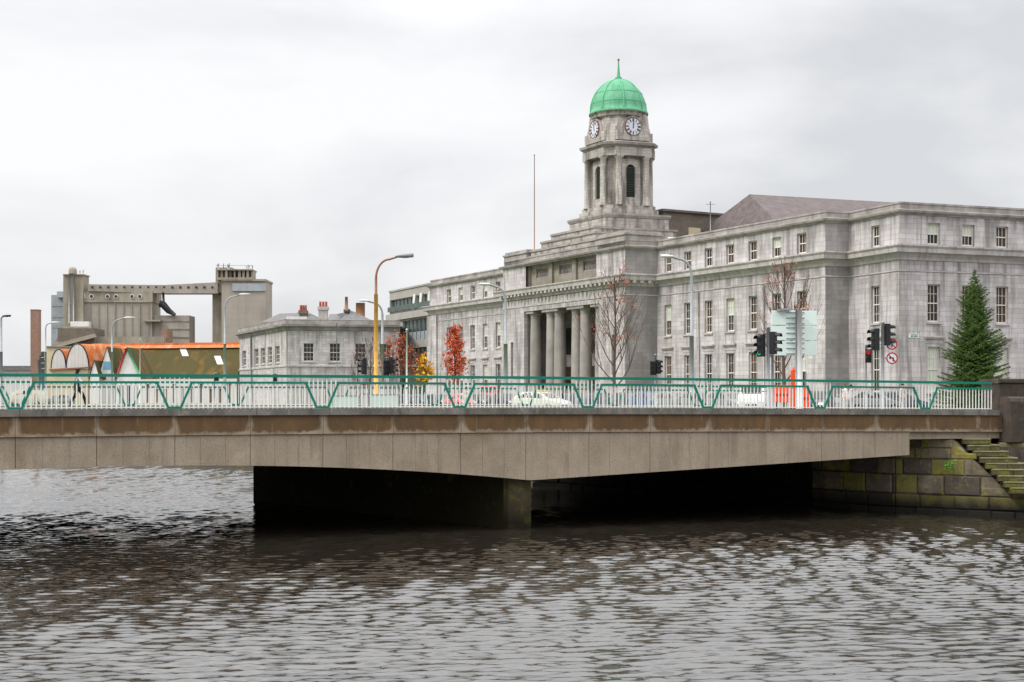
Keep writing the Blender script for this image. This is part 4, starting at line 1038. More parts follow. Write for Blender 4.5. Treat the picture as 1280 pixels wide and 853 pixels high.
# ---------------------------------------------------------------- silos
def pb(mb, px0, px1, yb, yt, Y, dep=14):
    fr_, L_ = fr_px(px0, Y, px1, Y); return mb.box(fr_, 0, L_, -dep, 0, GZ if yb is None else Zp(yb, Y), Zp(yt, Y))
YS = 330
silo = thing('grain_silo', (*P(150, YS), GZ), 'broad brown-grey concrete grain silo with lift tower at its left end', 'building')
pb(MB(), 92, 190, None, 378, YS, 8).build('silo_body', M['conc'], silo)
pb(MB(), 91.5, 190.6, 378, 364.5, YS - .4, 8.6).build('upper_gallery', M['concdirty'], silo)
m = pb(MB(), 79, 104, None, 344, YS - 1, 4.5); pb(m, 78.4, 104.6, 344, 342.7, YS - 1.4, 5); m.build('lift_tower', M['concdirty'], silo)
pb(MB(), 190, 236.5, None, 394.5, YS + 1, 6).build('low_wing', M['conc'], silo)
m = MB()
for y in (402, 412, 422): pb(m, 200.2, 236.7, y, y - 1.2, YS + .8, 1)
pb(m, 179, 200, 402, 400, YS - 1.2, 2); m.build('string_bands', M['concdirty'], silo)
m = MB()
for i in range(8):
    x_ = 112 + i * 10.4; pb(m, x_, x_ + .8, None, 378.5, YS - .25, 1)
m.build('silo_ribs', M['conc'], silo)
for x_ in (104, 114.5, 134.5, 145, 165, 174.8):
    q = P(x_, YS - .5); 
    o = MB().disc((q.x, q.y, Zp(371, YS)), (0, -1, 0), .55, .12, 16).build('round_window', M['white'], silo)
    MB().disc((q.x, q.y - .13, Zp(371, YS)), (0, -1, 0), .4, .05, 12).build('pane', M['glass'], o)
MB().lathe(P(91, YS - 1), [(1.0, Zp(343, YS)), (1.0, Zp(339, YS)), (.8, Zp(336, YS)), (.1, Zp(334.5, YS))], 12).build('roof_tank', M['concdirty'], silo)
for x_, y0, y1 in ((95.5, 340, 343), (100, 339, 343), (104, 338.5, 343)):
    q = P(x_, YS - 1); MB().tube([(*q, Zp(343, YS)), (*q, Zp(y0, YS))], .12, 5).build('mast', M['greymetal'], silo)
m = MB()
for x_ in (86.5, 92): q = P(x_, YS - 1.6); m.tube([(*q, Zp(405, YS)), (*q, Zp(343, YS))], .18, 6)
y = 345
while y < 402:
    a, b = P(86.5, YS - 1.6), P(92, YS - 1.6); m.tube([(*a, Zp(y, YS)), (*b, Zp(y, YS))], .07, 4); y += 2.5
m.build('ladder_hoist', M['greymetal'], silo)
pb(MB(), 88, 111, 411, 402, YS - 3, 2).build('lean_to', M['white'], silo)
m = pb(MB(), 64, 79, None, 369, YS + 4, 14); pb(m, 71, 79, 372, 364.5, YS + 3, 10); m.build('sheeted_annex', M['bluegrey'], silo)
for y in (383, 397, 410): pb(MB(), 64.5, 79, y, y - 4, YS + 3.9, .2).build('louvre', M['greymetal'], silo)
m = MB()                                       # conveyor bridge to the second silo
a, b, c = P(110, YS - 1), P(205, YS), P(272, YS)
vs = []
for q, yt, yb in ((a, 356, 364.4), (b, 356.5, 367), (c, 353, 367)):
    for dy in (0, 4): vs += [(q.x, q.y + dy, Zp(yb, YS)), (q.x, q.y + dy, Zp(yt, YS))]
m.add(vs, [(0, 4, 5, 1), (2, 3, 7, 6), (1, 5, 7, 3), (0, 2, 6, 4), (4, 8, 9, 5), (6, 7, 11, 10), (5, 9, 11, 7), (4, 6, 10, 8), (0, 1, 3, 2), (8, 10, 11, 9)])
m.build('conveyor_gallery', M['conc'], silo)
for i in range(16):
    x_ = 114 + i * 10; q = P(x_, YS - .9); pb(MB(), x_, x_ + 2.6, 360.5, 358, YS - (1.15 - .012 * i if x_ < 205 else .15), .1).build('gallery_window', M['glass'], silo)
m = MB(); m.tube([(*P(200, YS), Zp(380, YS)), (*P(204, YS), Zp(381, YS)), (*P(211, YS), Zp(389, YS)), (*P(219, YS), Zp(394, YS))], [.9, .9, .75, .4], 8); m.tube([(*P(204, YS), Zp(366, YS)), (*P(204.5, YS), Zp(378, YS))], .3, 6)
m.build('elevator_chute', M['black'], silo)
m = pb(MB(), 72, 118, None, 410.5, YS - 14, 8); vs = [(*P(62, YS - 16), Zp(440, YS)), (*P(121, YS - 16), Zp(425, YS)), (*P(113, YS - 10), Zp(411, YS)), (*P(80, YS - 10), Zp(411, YS))]
m.add(vs, [(0, 1, 2, 3)]); m.build('brick_annex', M['brickgrey'], silo)
pb(MB(), 202, 209, None, 411, YS - 10, 5).build('brick_stack', M['brickred'], silo)
pb(MB(), 119, 205, None, 421, YS - 12, 8).build('low_front_range', M['concdirty'], silo)

silo2 = thing('grain_silo', (*P(303, YS), GZ), 'tall square pale concrete silo with white band and rooftop plant', 'building')
pb(MB(), 277, 332, None, 349.5, YS, 9).build('silo_body', M['conc'], silo2)
m = pb(MB(), 265.5, 277, None, 366, YS + 3, 12); pb(m, 269.5, 290, 366, 334.5, YS + 1, 8); m.build('side_tower', M['concdirty'], silo2)
pb(MB(), 290, 331.8, 364, 354.5, YS - .3, .6).build('white_band', M['bluegrey'], silo2)
pb(MB(), 276.5, 332.3, 351.5, 349, YS - .5, 10).build('roof_edge', M['concdirty'], silo2)
m = MB(); random.seed(3)
pb(m, 270.5, 315.5, 350, 347, YS - .6, 6)
pb(m, 270.5, 315.5, 338, 336.5, YS - .6, 6)
for i in range(9):
    x_ = 271 + i * 5.3; pb(m, x_, x_ + random.uniform(1.2, 3.4), 347, 338, YS - .4 + random.random(), 4)
m.build('rooftop_plant', M['concdirty'], silo2)
m = MB()
for i in range(14):
    x_ = random.choice([random.uniform(271, 287), random.uniform(306, 316)]); q = P(x_, YS); m.tube([(*q, Zp(337, YS)), (*q, Zp(random.uniform(329, 333), YS))], .1, 4)
m.tube([(*P(270, YS), Zp(332, YS)), (*P(316, YS), Zp(332, YS))], .07, 4); m.build('handrail', M['greymetal'], silo2)
st = thing('chimney_stack', (*P(43, 390), GZ), 'square brown brick chimney stack standing alone at the far left', 'chimney')
fr_, L_ = fr_px(38, 390, 48, 390)
m = MB(); p0 = [fr_(0, 0, 0)[:2], fr_(L_, 0, 0)[:2], fr_(L_, -2.3, 0)[:2], fr_(0, -2.3, 0)[:2]]; m.prism(p0, GZ, Zp(388, 390)); m.build('shaft', M['brickred'], st)
MB().box(fr_, -.05, L_ + .05, -2.4, .05, Zp(388.3, 390), Zp(387, 390)).build('cap', M['brickgrey'], st)
far_b = thing('warehouse', (*P(20, 420), GZ), 'long low dark grey roofed shed on the far left skyline', 'shed')
m = pb(MB(), -90, 39, None, 463, 420, 30); m.build('wall', M['greysheet'], far_b)
pb(MB(), -92, 40, 463, 457.5, 419, 32).build('roof', M['greyslate'], far_b)
far_c = thing('cream_house', (*P(78, 300), GZ), 'plain cream rendered building behind the small arched shed at left', 'building')
m = pb(MB(), 57.5, 100, None, 434, 285, 20); m.build('wall', M['cream'], far_c)
pb(MB(), 56.8, 100.5, 434, 432.8, 284.6, 21).build('coping', M['concdirty'], far_c)
tw_ = thing('pipe_scaffold', (*P(52, 330), GZ), 'grey-brown tangle of pipework tower beside the brick chimney stack', 'pipework')
m = MB(); random.seed(9)
for i in range(5):
    q = P(48 + i * 2, 320 + i); m.tube([(*q, GZ), (*q, Zp(440 + abs(i - 2) * 5 - (6 if i == 3 else 0), 320))], .28, 6)
for y in (448, 455, 462, 470): m.tube([(*P(47.5, 321), Zp(y, 321)), (*P(57, 321), Zp(y - 1, 321))], .16, 5)
m.build('pipes', M['greymetal'], tw_)

# ---------------------------------------------------------------- sheds
def barrel(px0, px1, ytop, ybase, Y, ax, Lx, name, label):
    fr_, L_ = fr_px(px0, Y, px1, Y); t = thing(name, (*P((px0 + px1) / 2, Y), GZ), label, 'shed')
    ax = Vector(ax).normalized(); zb, zt = Zp(ybase, Y), Zp(ytop, Y); n = 16; a = Vector(fr_(0, 0, 0)[:2]); b = Vector(fr_(L_, 0, 0)[:2])
    ring = [(a.lerp(b, .5 - .5 * math.cos(math.pi * i / n)), zb + (zt - zb) * math.sin(math.pi * i / n)) for i in range(n + 1)]
    m = MB(); vs = [(p.x, p.y, z) for p, z in ring] + [(p.x + ax.x * Lx, p.y + ax.y * Lx, z) for p, z in ring]
    m.add(vs, [(i, i + 1, i + n + 2, i + n + 1) for i in range(n)]); m.build('roof', M['rust'], t)
    m = MB(); m.add([(p.x - .03, p.y - .06, z - .02) for p, z in ring], [tuple(range(n + 1))]); m.box(fr_, 0.02, L_ - .02, -Lx * ax.y, -.3, GZ, zb + .01); m.build('end_wall', M['greysheet'], t)
    m = MB(); m.tube([(p.x, p.y, z) for p, z in ring], .13, 6); m.build('verge', M['black'], t)
    return t
t = barrel(64, 82.5, 437, 461, 246, (.78, .62), 9, 'arched_shed', 'small grey-fronted arched shed with rusted roof, left of the bigger arch')
t = barrel(83, 111, 430, 461, 245, (.80, .60), 7.5, 'arched_shed', 'larger grey-fronted arched shed with bright orange rusted roof')
t = thing('lean_to_shed', (*P(85, 242), GZ), 'low cream lean-to with brown roof edge under the arched sheds', 'shed')
m = pb(MB(), 62, 110, None, 462, 241, 3); m.build('wall', M['cream'], t)
a, b = P(61, 240.5), P(111, 240.5); m = MB(); m.add([(a.x, a.y, Zp(463.5, 241)), (b.x, b.y, Zp(460, 241)), (b.x, b.y + 3.5, Zp(459.6, 241)), (a.x, a.y + 3.5, Zp(461, 241)), (a.x, a.y, Zp(461.8, 241)), (b.x, b.y, Zp(458.8, 241)), (b.x, b.y + 3.5, Zp(458.5, 241)), (a.x, a.y + 3.5, Zp(459.8, 241))], [(0, 1, 2, 3), (4, 5, 6, 7), (0, 1, 5, 4), (1, 2, 6, 5), (3, 0, 4, 7)]); m.build('roof', M['rustpole'], t)
# long shed with mossy roof
t = thing('long_shed', (*P(230, 262), GZ), 'long shed with sagging green-brown mossy roof and orange rusty ridge', 'shed')
a, b = P(118, 268), P(312, 262); d = (b - a).normalized(); fr_ = FR(a, d, (d.y, -d.x)); L_ = (b - a).length
zr_, ze = Zp(434, 268), Zp(468, 260)
m = MB(); m.add([fr_(0, 6, ze - .2), fr_(L_, 6, ze - .2), fr_(L_, 0, zr_), fr_(0, 0, zr_), fr_(0, -9, ze), fr_(L_, -9, ze)], [(0, 1, 2, 3), (3, 2, 5, 4)]); m.build('roof', M['mossroof'], t)
m = MB(); m.add([fr_(-2, .9, zr_ - .35), fr_(L_, .9, zr_ - .35), fr_(L_, 0, zr_ + .25), fr_(-2, 0, zr_ + .25), fr_(-2, -1.4, zr_ - .45), fr_(L_, -1.4, zr_ - .45)], [(0, 1, 2, 3), (3, 2, 5, 4)]); m.build('ridge_cap', M['rust'], t)
m = MB(); m.add([fr_(-1, -1, zr_ + .75), fr_(L_, -1, zr_ + .75), fr_(L_, -6, zr_ - .4), fr_(-1, -6, zr_ - .4), fr_(-1, -1, zr_ - .2), fr_(L_, -1, zr_ - .2)], [(0, 1, 2, 3), (0, 1, 5, 4)]); m.build('rear_roof', M['rust'], t)
MB().box(fr_, .1, L_ - .1, -8.9, 5.7, GZ, ze - .25).build('wall', M['brickgrey'], t)
for px_, y0, y1 in ((229, 436, 446), (272.5, 446, 456)):
    def onroof(px, f):   # point on the front slope
        q = (px - 640) / F_PX; w = 6 * f; o = a + Vector((d.y, -d.x)) * w; s_ = (q * o.y - o.x) / (d.x - q * d.y); return fr_(s_, w, zr_ + (ze - .2 - zr_) * f + .05)
    f0, f1 = (y0 - 434) / 34, (y1 - 434) / 34
    MB().add([onroof(px_ - 5, f0), onroof(px_ + 3, f0), onroof(px_ + 7, f1), onroof(px_ - 1, f1)], [(0, 1, 2, 3)]).build('rooflight', M['greysheet'], t)
# white gabled sheds
def gable(px0, px1, pxa, ya, ye, Y, dep, name, label, verge=None, wall='white', roof='mossroof'):
    t = thing(name, (*P((px0 + px1) / 2, Y), GZ), label, 'shed'); fr_, L_ = fr_px(px0, Y, px1, Y); s_ = (pxa - px0) / F_PX * Y
    za, ze_ = Zp(ya, Y), Zp(ye, Y)
    pr = [(0, GZ), (L_, GZ), (L_, ze_), (s_, za), (0, ze_)]
    vs = [fr_(x, 0, z) for x, z in pr] + [fr_(x, -dep, z) for x, z in pr]
    MB().add(vs, [(0, 1, 2, 3, 4), (9, 8, 7, 6, 5), (0, 4, 9, 5), (1, 6, 7, 2)]).build('wall', M[wall], t)
    e = .25
    vs = [fr_(-e, .15, ze_ - e), fr_(s_, .15, za + .12), fr_(L_ + e, .15, ze_ - e), fr_(-e, -dep, ze_ - e), fr_(s_, -dep, za + .12), fr_(L_ + e, -dep, ze_ - e)]
    MB().add(vs, [(0, 1, 4, 3), (1, 2, 5, 4)]).build('roof', M[roof], t)
    if verge:
        for k, mt in enumerate(verge):
            a_, b_ = ((0, ze_), (s_, za)) if k == 0 else ((s_, za), (L_, ze_))
            MB().tube([fr_(a_[0], .2, a_[1]), fr_(b_[0], .2, b_[1])], .16, 5).build('verge', M[mt], t)
    return t, fr_, L_
gable(112.5, 124, 118, 451.5, 472, 236, 8, 'gabled_shed', 'smallest white gabled shed, leftmost of the pointed gables')
t, fr_, L_ = gable(124, 143, 133.7, 434.5, 470, 238, 9, 'gabled_shed', 'white gabled shed with a sky-blue door high in its gable')
MB().box(fr_, L_ * .27, L_ * .8, 0, .06, Zp(462, 238), Zp(452, 238)).build('loft_door', M['bluepaint'], t)
MB().box(fr_, L_ * .2, L_ * .45, 0, .06, Zp(475, 238), Zp(469.5, 238)).build('red_sign', M['redpaint'], t)
t, fr_, L_ = gable(146, 176, 159, 435, 472, 234, 9, 'gabled_shed', 'white gabled shed with red and green edged roof, rightmost gable', verge=('redpaint', 'greenpaint'))
for k, (x0, x1) in enumerate(((.1, .28), (.42, .55), (.72, .85))):
    MB().box(fr_, L_ * x0, L_ * x1, 0, .05, GZ + .1, Zp(482, 234)).build('door', M['navy'] if k == 1 else M['greymetal'], t)
pbx = thing('long_white_wall', (*P(200, 232), GZ), 'pale wall with dark doorways running along the back of the lawn', 'wall')
fr_, L_ = fr_px(176, 233, 296, 226); ops = [(L_ * (.05 + .095 * i), L_ * (.09 + .095 * i), GZ + .3, Zp(486 if i % 3 else 480, 230)) for i in range(10)]
MB().wall(fr_, L_, GZ, Zp(474, 230), ops, .3).build('wall', M['greysheet'], pbx); MB().box(fr_, 0.1, L_ - .1, -.6, -.32, GZ, Zp(476, 230)).build('backing', M['brickred'], pbx)
# ---------------------------------------------------------------- street lamps
def lamp(px, Y, ytop, reach, m1='greymetal', label='', r=.09, splity=None, m2=None, hl=1.1, base=4.0, group=None, head='whitemetal', side=None):
    """curved-arm lamp; reach in metres, + right / - left"""
    x, y = P(px, Y); zt = Zp(ytop, Y); t = thing('street_lamp', (x, y, base), label, 'street lamp', group)
    zs_ = zt - abs(reach) * .95
    zb = Zp(splity, Y) if splity else base + (zt - base) * .2
    MB().tube([(x, y, base), (x, y, zb)], [r * 1.5, r * 1.35], 10).build('pole_base', M[m1], t)
    pts = [(x, y, zb)]; pts.append((x, y, zs_))
    n = 8; sg = 1 if reach > 0 else -1; rr = abs(reach)
    for i in range(1, n + 1):
        w = math.pi / 2 * i / n; pts.append((x + sg * rr * .6 * (1 - math.cos(w)), y - .1 * i / n, zs_ + (zt - zs_) * .9 * math.sin(w)))
    pts.append((x + sg * rr, y - .3, zt))
    rad = [r] + [r * .9] + [r * .75] * n + [r * .6]
    MB().tube(pts, rad, 8).build('arm', M[m2 or m1], t)
    q = pts[-1]; h = MB(); 
    prof = [(-.12, .05, .05), (.05, .13, .10), (.4, .17, .13), (.8, .15, .10), (hl, .04, .03)]
    vs = []; 
    for a, w, hh in prof:
        for k in range(8):
            an = 2 * math.pi * k / 8; vs.append((q[0] + sg * a, q[1] + w * math.cos(an), q[2] + .05 + hh * math.sin(an) + a * .03))
    h.add(vs, [(8 * i + k, 8 * i + (k + 1) % 8, 8 * i + 8 + (k + 1) % 8, 8 * i + 8 + k) for i in range(4) for k in range(8)], True)
    h.build('lamp_head', M[head], t)
    return t
lamp(470, 70, 322, 1.15, 'yellowpole', 'tall ochre-yellow lamp post with a dark head on a curved arm', .076, 368, 'rustpole', .72, 4.55, head='greymetal')
G = 'grey curved-arm street lamps'
lamp(864.5, 100, 322, -1.5, 'greymetal', 'grey lamp post in front of the right wing, arm pointing left', .12, 420, hl=.8, group=G)
lamp(632, 128, 356.5, -1.6, 'greymetal', 'grey lamp post at the left end of the portico, arm pointing left', .14, 430, hl=.9, group=G)
lamp(478, 150, 377, -1.6, 'greymetal', 'grey lamp post just right of the yellow post', .15, 430, hl=1.0, group=G)
lamp(281, 165, 369, 1.9, 'greymetal', 'grey lamp post in front of the square pale silo', .12, 430, hl=1.3, group=G)
lamp(140, 175, 398, 1.7, 'greymetal', 'grey lamp post rising over the gabled sheds', .12, 440, hl=1.4, group=G)
lamp(57, 190, 404, .9, 'greymetal', 'thin grey lamp post in front of the brick chimney and cream house', .10, 440, hl=1.3, group=G)
lamp(1.5, 150, 396, .35, 'greymetal', 'dark thin lamp post at the very left edge', .12, 440, hl=.55, group=G, head='black')
def post(px, Y, ytop, r, mt, name, label, cat, base=4.0, ball=False):
    x, y = P(px, Y); t = thing(name, (x, y, base), label, cat); MB().tube([(x, y, base), (x, y, Zp(ytop, Y))], [r, r * .7], 8).build('pole', M[mt], t)
    MB().lathe((x, y), [(r * .9, Zp(ytop, Y)), (r * 1.3, Zp(ytop, Y) + .06), (.01, Zp(ytop, Y) + .18)], 8).build('cap', M[mt], t); return t
post(508.5, 130, 413, .10, 'whitemetal', 'flagpole', 'slim white flagpole in front of the glass office', 'flagpole')
post(175, 210, 425, .09, 'whitemetal', 'slim_mast', 'slim white mast in front of the mossy long shed', 'mast')
# ---------------------------------------------------------------- traffic signals
def head(m_, hd, x, y, z0, face, n=3, w=.32, lit=None, hoods=True):
    f = Vector(face).normalized(); fr = FR((x, y), (-f.y, f.x), f); H = n * .33
    b = MB().bev(fr, -w / 2, w / 2, -.11, .11, z0, z0 + H, .03); 
    b = b.build('signal_head', M['black'], hd)
    for k in range(n):
        z = z0 + .165 + .33 * k; c = Vector(fr(0, .11, z)); 
        lens = MB().disc(c, (f.x, f.y, 0), .105, .02, 16).build('lens', M['ledred'] if lit == ('r', k) else M['ledgreen'] if lit == ('g', k) else M['glass'], b)
        if hoods:
            vs = []; N_ = 10
            for i in range(N_ + 1):
                a = math.pi * 1.15 * i / N_ - .075 * math.pi
                for o, zz in ((.11, 0), (.36, -.03)): vs.append(fr(.13 * math.cos(a), o, z + .13 * math.sin(a) + zz))
            MB().add(vs, [(2 * i, 2 * i + 1, 2 * i + 3, 2 * i + 2) for i in range(N_)]).build('hood', M['black'], b)
    return b
def signal(px, Y, heads, label, ytop=None, base=4.0, r=.06, group=None):
    x, y = P(px, Y); t = thing('traffic_light', (x, y, base), label, 'traffic light', group)
    MB().tube([(x, y, base), (x, y, Zp(ytop, Y))], r, 10).build('pole', M['greymetal'], t)
    MB().lathe((x, y), [(r, Zp(ytop, Y)), (r * 1.2, Zp(ytop, Y) + .03), (.01, Zp(ytop, Y) + .09)], 8).build('cap', M['greymetal'], t)
    for hp, yb, face, n, lit, w in heads:
        hx, hy = P(hp, Y); head(None, t, hx, hy, Zp(yb, Y), face, n, w, lit)
        m = MB()
        for q in (yb - 3, yb - 3 - n * .33 * F_PX / Y * .8): m.tube([(x, y, Zp(q, Y)), (hx, hy, Zp(q, Y))], .025, 6)
        m.build('bracket', M['greymetal'], t)
    return t
signal(960.3, 60, [(951, 446, (-.75, -.65), 3, ('g', 0), .34), (967, 443, (.7, -.5), 3, None, .34)], 'two-headed traffic light with green lit, just left of the pale signboard', 410, 4.4, .075)
post(965.5, 60.5, 445, .07, 'greymetal', 'support_post', 'second grey post directly beside the two-headed traffic light', 'post', 4.4)
t = signal(1103.5, 62, [(1094, 438, (-.9, -.35), 3, None, .36), (1109, 432, (.95, .2), 3, None, .3)], 'tall traffic light with large hooded head beside the round turn signs', 404, 4.2, .075)
signal(1082.5, 66, [(1085.5, 453.5, (-.2, -.9), 2, ('r', 1), .3)], 'small pedestrian signal showing red left of the tall traffic light', 432, 4.2, .05)
signal(819, 96, [(816.5, 469, (-.2, -1), 3, None, .42), (823, 467.5, (.5, -.8), 3, None, .36)], 'dark traffic light in front of the portico side wall', 444, 4.0, .07)
signal(489, 82, [(483, 470, (.1, -1), 3, None, .36), (490, 467, (.9, -.4), 3, None, .36)], 'dark double traffic light right of the yellow lamp post', 447, 4.0, .06)
signal(457, 84, [(455, 468, (-.8, -.5), 3, None, .34)], 'small dark traffic light left of the yellow lamp post', 452, 4.0, .06)
signal(268, 120, [(271, 476.5, (.1, -1), 2, ('r', 1), .34)], 'small distant signal with red lit left of the stone building corner', 468, 4.0, .06)
signal(342, 120, [(344, 477, (.1, -1), 2, ('r', 1), .34)], 'small distant signal with red lit in front of the stone building', 468, 4.0, .06)
# signboard
Yb = 62.5
t = thing('direction_signboard', (*P(999, Yb), 4.4), 'large three-panel pale green direction signboard seen from behind', 'sign')
MB().tube([(*P(999.3, Yb - .15), 4.3), (*P(999.3, Yb - .15), Zp(388, Yb))], .13, 12).build('post', M['whitemetal'], t)
fr_ = FR(P(964.5, Yb), Vector((1, .10)), (.10, -1)); W_b = 58 / F_PX * Yb
for (y0, y1) in ((388.5, 406.5), (407.5, 425.5), (426.5, 444.5)):
    pn = MB().bev(fr_, 0, W_b + random.uniform(-.02, .02), -.03, .03, Zp(y1, Yb), Zp(y0, Yb), .008).build('sign_panel', M['mint'], t)
    m = MB()
    for f in (.12, .5, .88):
        z = Zp(y1 + (y0 - y1) * f, Yb); m.box(fr_, W_b * .32, W_b * .72, .03, .06, z - .02, z + .02)
    m.build('stiffener', M['greymetal'], pn)
MB().tube([(*P(995, Yb - .2), 4.5), (*P(995, Yb - .2), Zp(387, Yb))], .03, 8).build('clamp_rail', M['greymetal'], t)
MB().add([fr_(W_b * .1, -.1, Zp(388, Yb)), fr_(W_b * .4, -.1, Zp(388, Yb)), fr_(W_b * .38, .3, Zp(385, Yb)), fr_(W_b * .15, .3, Zp(386.5, Yb)), fr_(W_b * .1, .3, Zp(388, Yb)), fr_(W_b * .4, .3, Zp(388, Yb))], [(0, 1, 2, 3), (4, 5, 2, 3), (0, 3, 4), (1, 2, 5)]).build('lamp_hood', M['greymetal'], t)
# round prohibition signs
def round_sign(px, py, Y, kind, label, rad=.27):
    x, y = P(px, Y); z = Zp(py, Y); t = thing('round_sign', (x, y, z), label, 'road sign', 'round turn prohibition signs')
    fr = FR((x, y), (1, .05), (.05, -1))
    f3 = lambda a, o, zz: fr(a, o, z + zz)
    MB().disc((x, y, z), (.05, -1, 0), rad * .97, .015, 28).build('face', M['clockface'], t)
    m = MB(); vs = []; n = 32
    for i in range(n):
        w = 2 * math.pi * i / n
        for rr in (rad * .78, rad): vs.append(f3(rr * math.cos(w), .02, rr * math.sin(w)))
    m.add(vs, [(2 * i, 2 * i + 1, (2 * i + 3) % (2 * n), (2 * i + 2) % (2 * n)) for i in range(n)])
    a1, a2 = (math.radians(-45), math.radians(135)); tn = rad * .09
    d = Vector((math.cos(a1), math.sin(a1))); nn = Vector((-d.y, d.x))
    q = [d * rad * .8 + nn * tn, d * rad * .8 - nn * tn, -d * rad * .8 - nn * tn, -d * rad * .8 + nn * tn]
    m.add([f3(p.x, .024, p.y) for p in q], [(0, 1, 2, 3)]); m.build('red_ring', M['redpaint'], t)
    m = MB(); r = rad
    if kind == 'ahead': polys = [[(-.09, -.6), (.09, -.6), (.09, .2), (-.09, .2)], [(-.28, .18), (.28, .18), (0, .6)]]
    else: polys = [[(.1, -.55), (.3, -.55), (.3, .15), (.1, .15)], [(-.2, -.02), (.1, -.02), (.1, .15), (-.2, .15)], [(-.2, -.2), (-.2, .34), (-.6, .07)]]
    for p in polys: m.add([f3(a * r, .022, b * r) for a, b in p], [tuple(range(len(p)))])
    m.build('arrow', M['black'], t)
    m = MB().tube([(x + .02, y + .12, z - rad), (x + .02, y + .12, z + rad)], .025, 8); m.tube([(x, y + .1, z), (P(1103.5, 62)[0], 62, z)], .02, 6); m.build('bracket', M['greymetal'], t)
round_sign(1114.6, 430.2, 62, 'ahead', 'upper round red-ringed sign with a struck-out upward arrow')
round_sign(1114.9, 448, 62, 'left', 'lower round red-ringed sign with a struck-out left turn arrow')

# ---------------------------------------------------------------- orange works barriers
def pedbar(px0, px1, y0, y1, Y, label, name='orange_barrier'):
    t = thing(name, (*P((px0 + px1) / 2, Y), 4.0), label, 'barrier'); fr, L = fr_px(px0, Y, px1, Y)
    zb, zt = Zp(y1, Y), Zp(y0, Y); MB().bev(fr, 0, L, -.05, .05, zb, zt, .02).build('board', M['orange'], t)
    m = MB()
    for s in (.08, L - .14): m.box(fr, s, s + .06, -.25, .25, 4.0, 4.06); m.box(fr, s + .002, s + .058, -.049, .049, 4.06, zt - .03)
    m.build('feet', M['black'], t); 
    MB().box(fr, .03, L - .03, .051, .056, zb + (zt - zb) * .35, zb + (zt - zb) * .5).build('reflective_strip', M['redpaint'], t)
pedbar(968, 985.5, 481.5, 503, 72, 'wide orange works barrier left of the white signboard post')
pedbar(1003.5, 1011, 484, 509, 68, 'narrow orange works barrier right of the white signboard post')
t = thing('orange_marker', (*P(992, 66), 4.2), 'tall orange marker panel standing against the left of the white post', 'marker')
fr, L = fr_px(988.5, 66, 995.5, 66); MB().bev(fr, 0, L, -.06, .06, Zp(510, 66), Zp(463, 66), .03).build('panel', M['orange'], t)
MB().box(fr, -.1, L + .1, -.2, .2, 4.2, Zp(509.8, 66)).build('foot', M['black'], t); MB().tube([(*P(992, 66), Zp(463, 66)), (*P(992, 66), Zp(459.5, 66))], [.1, .02], 8).build('tip', M['orange'], t)

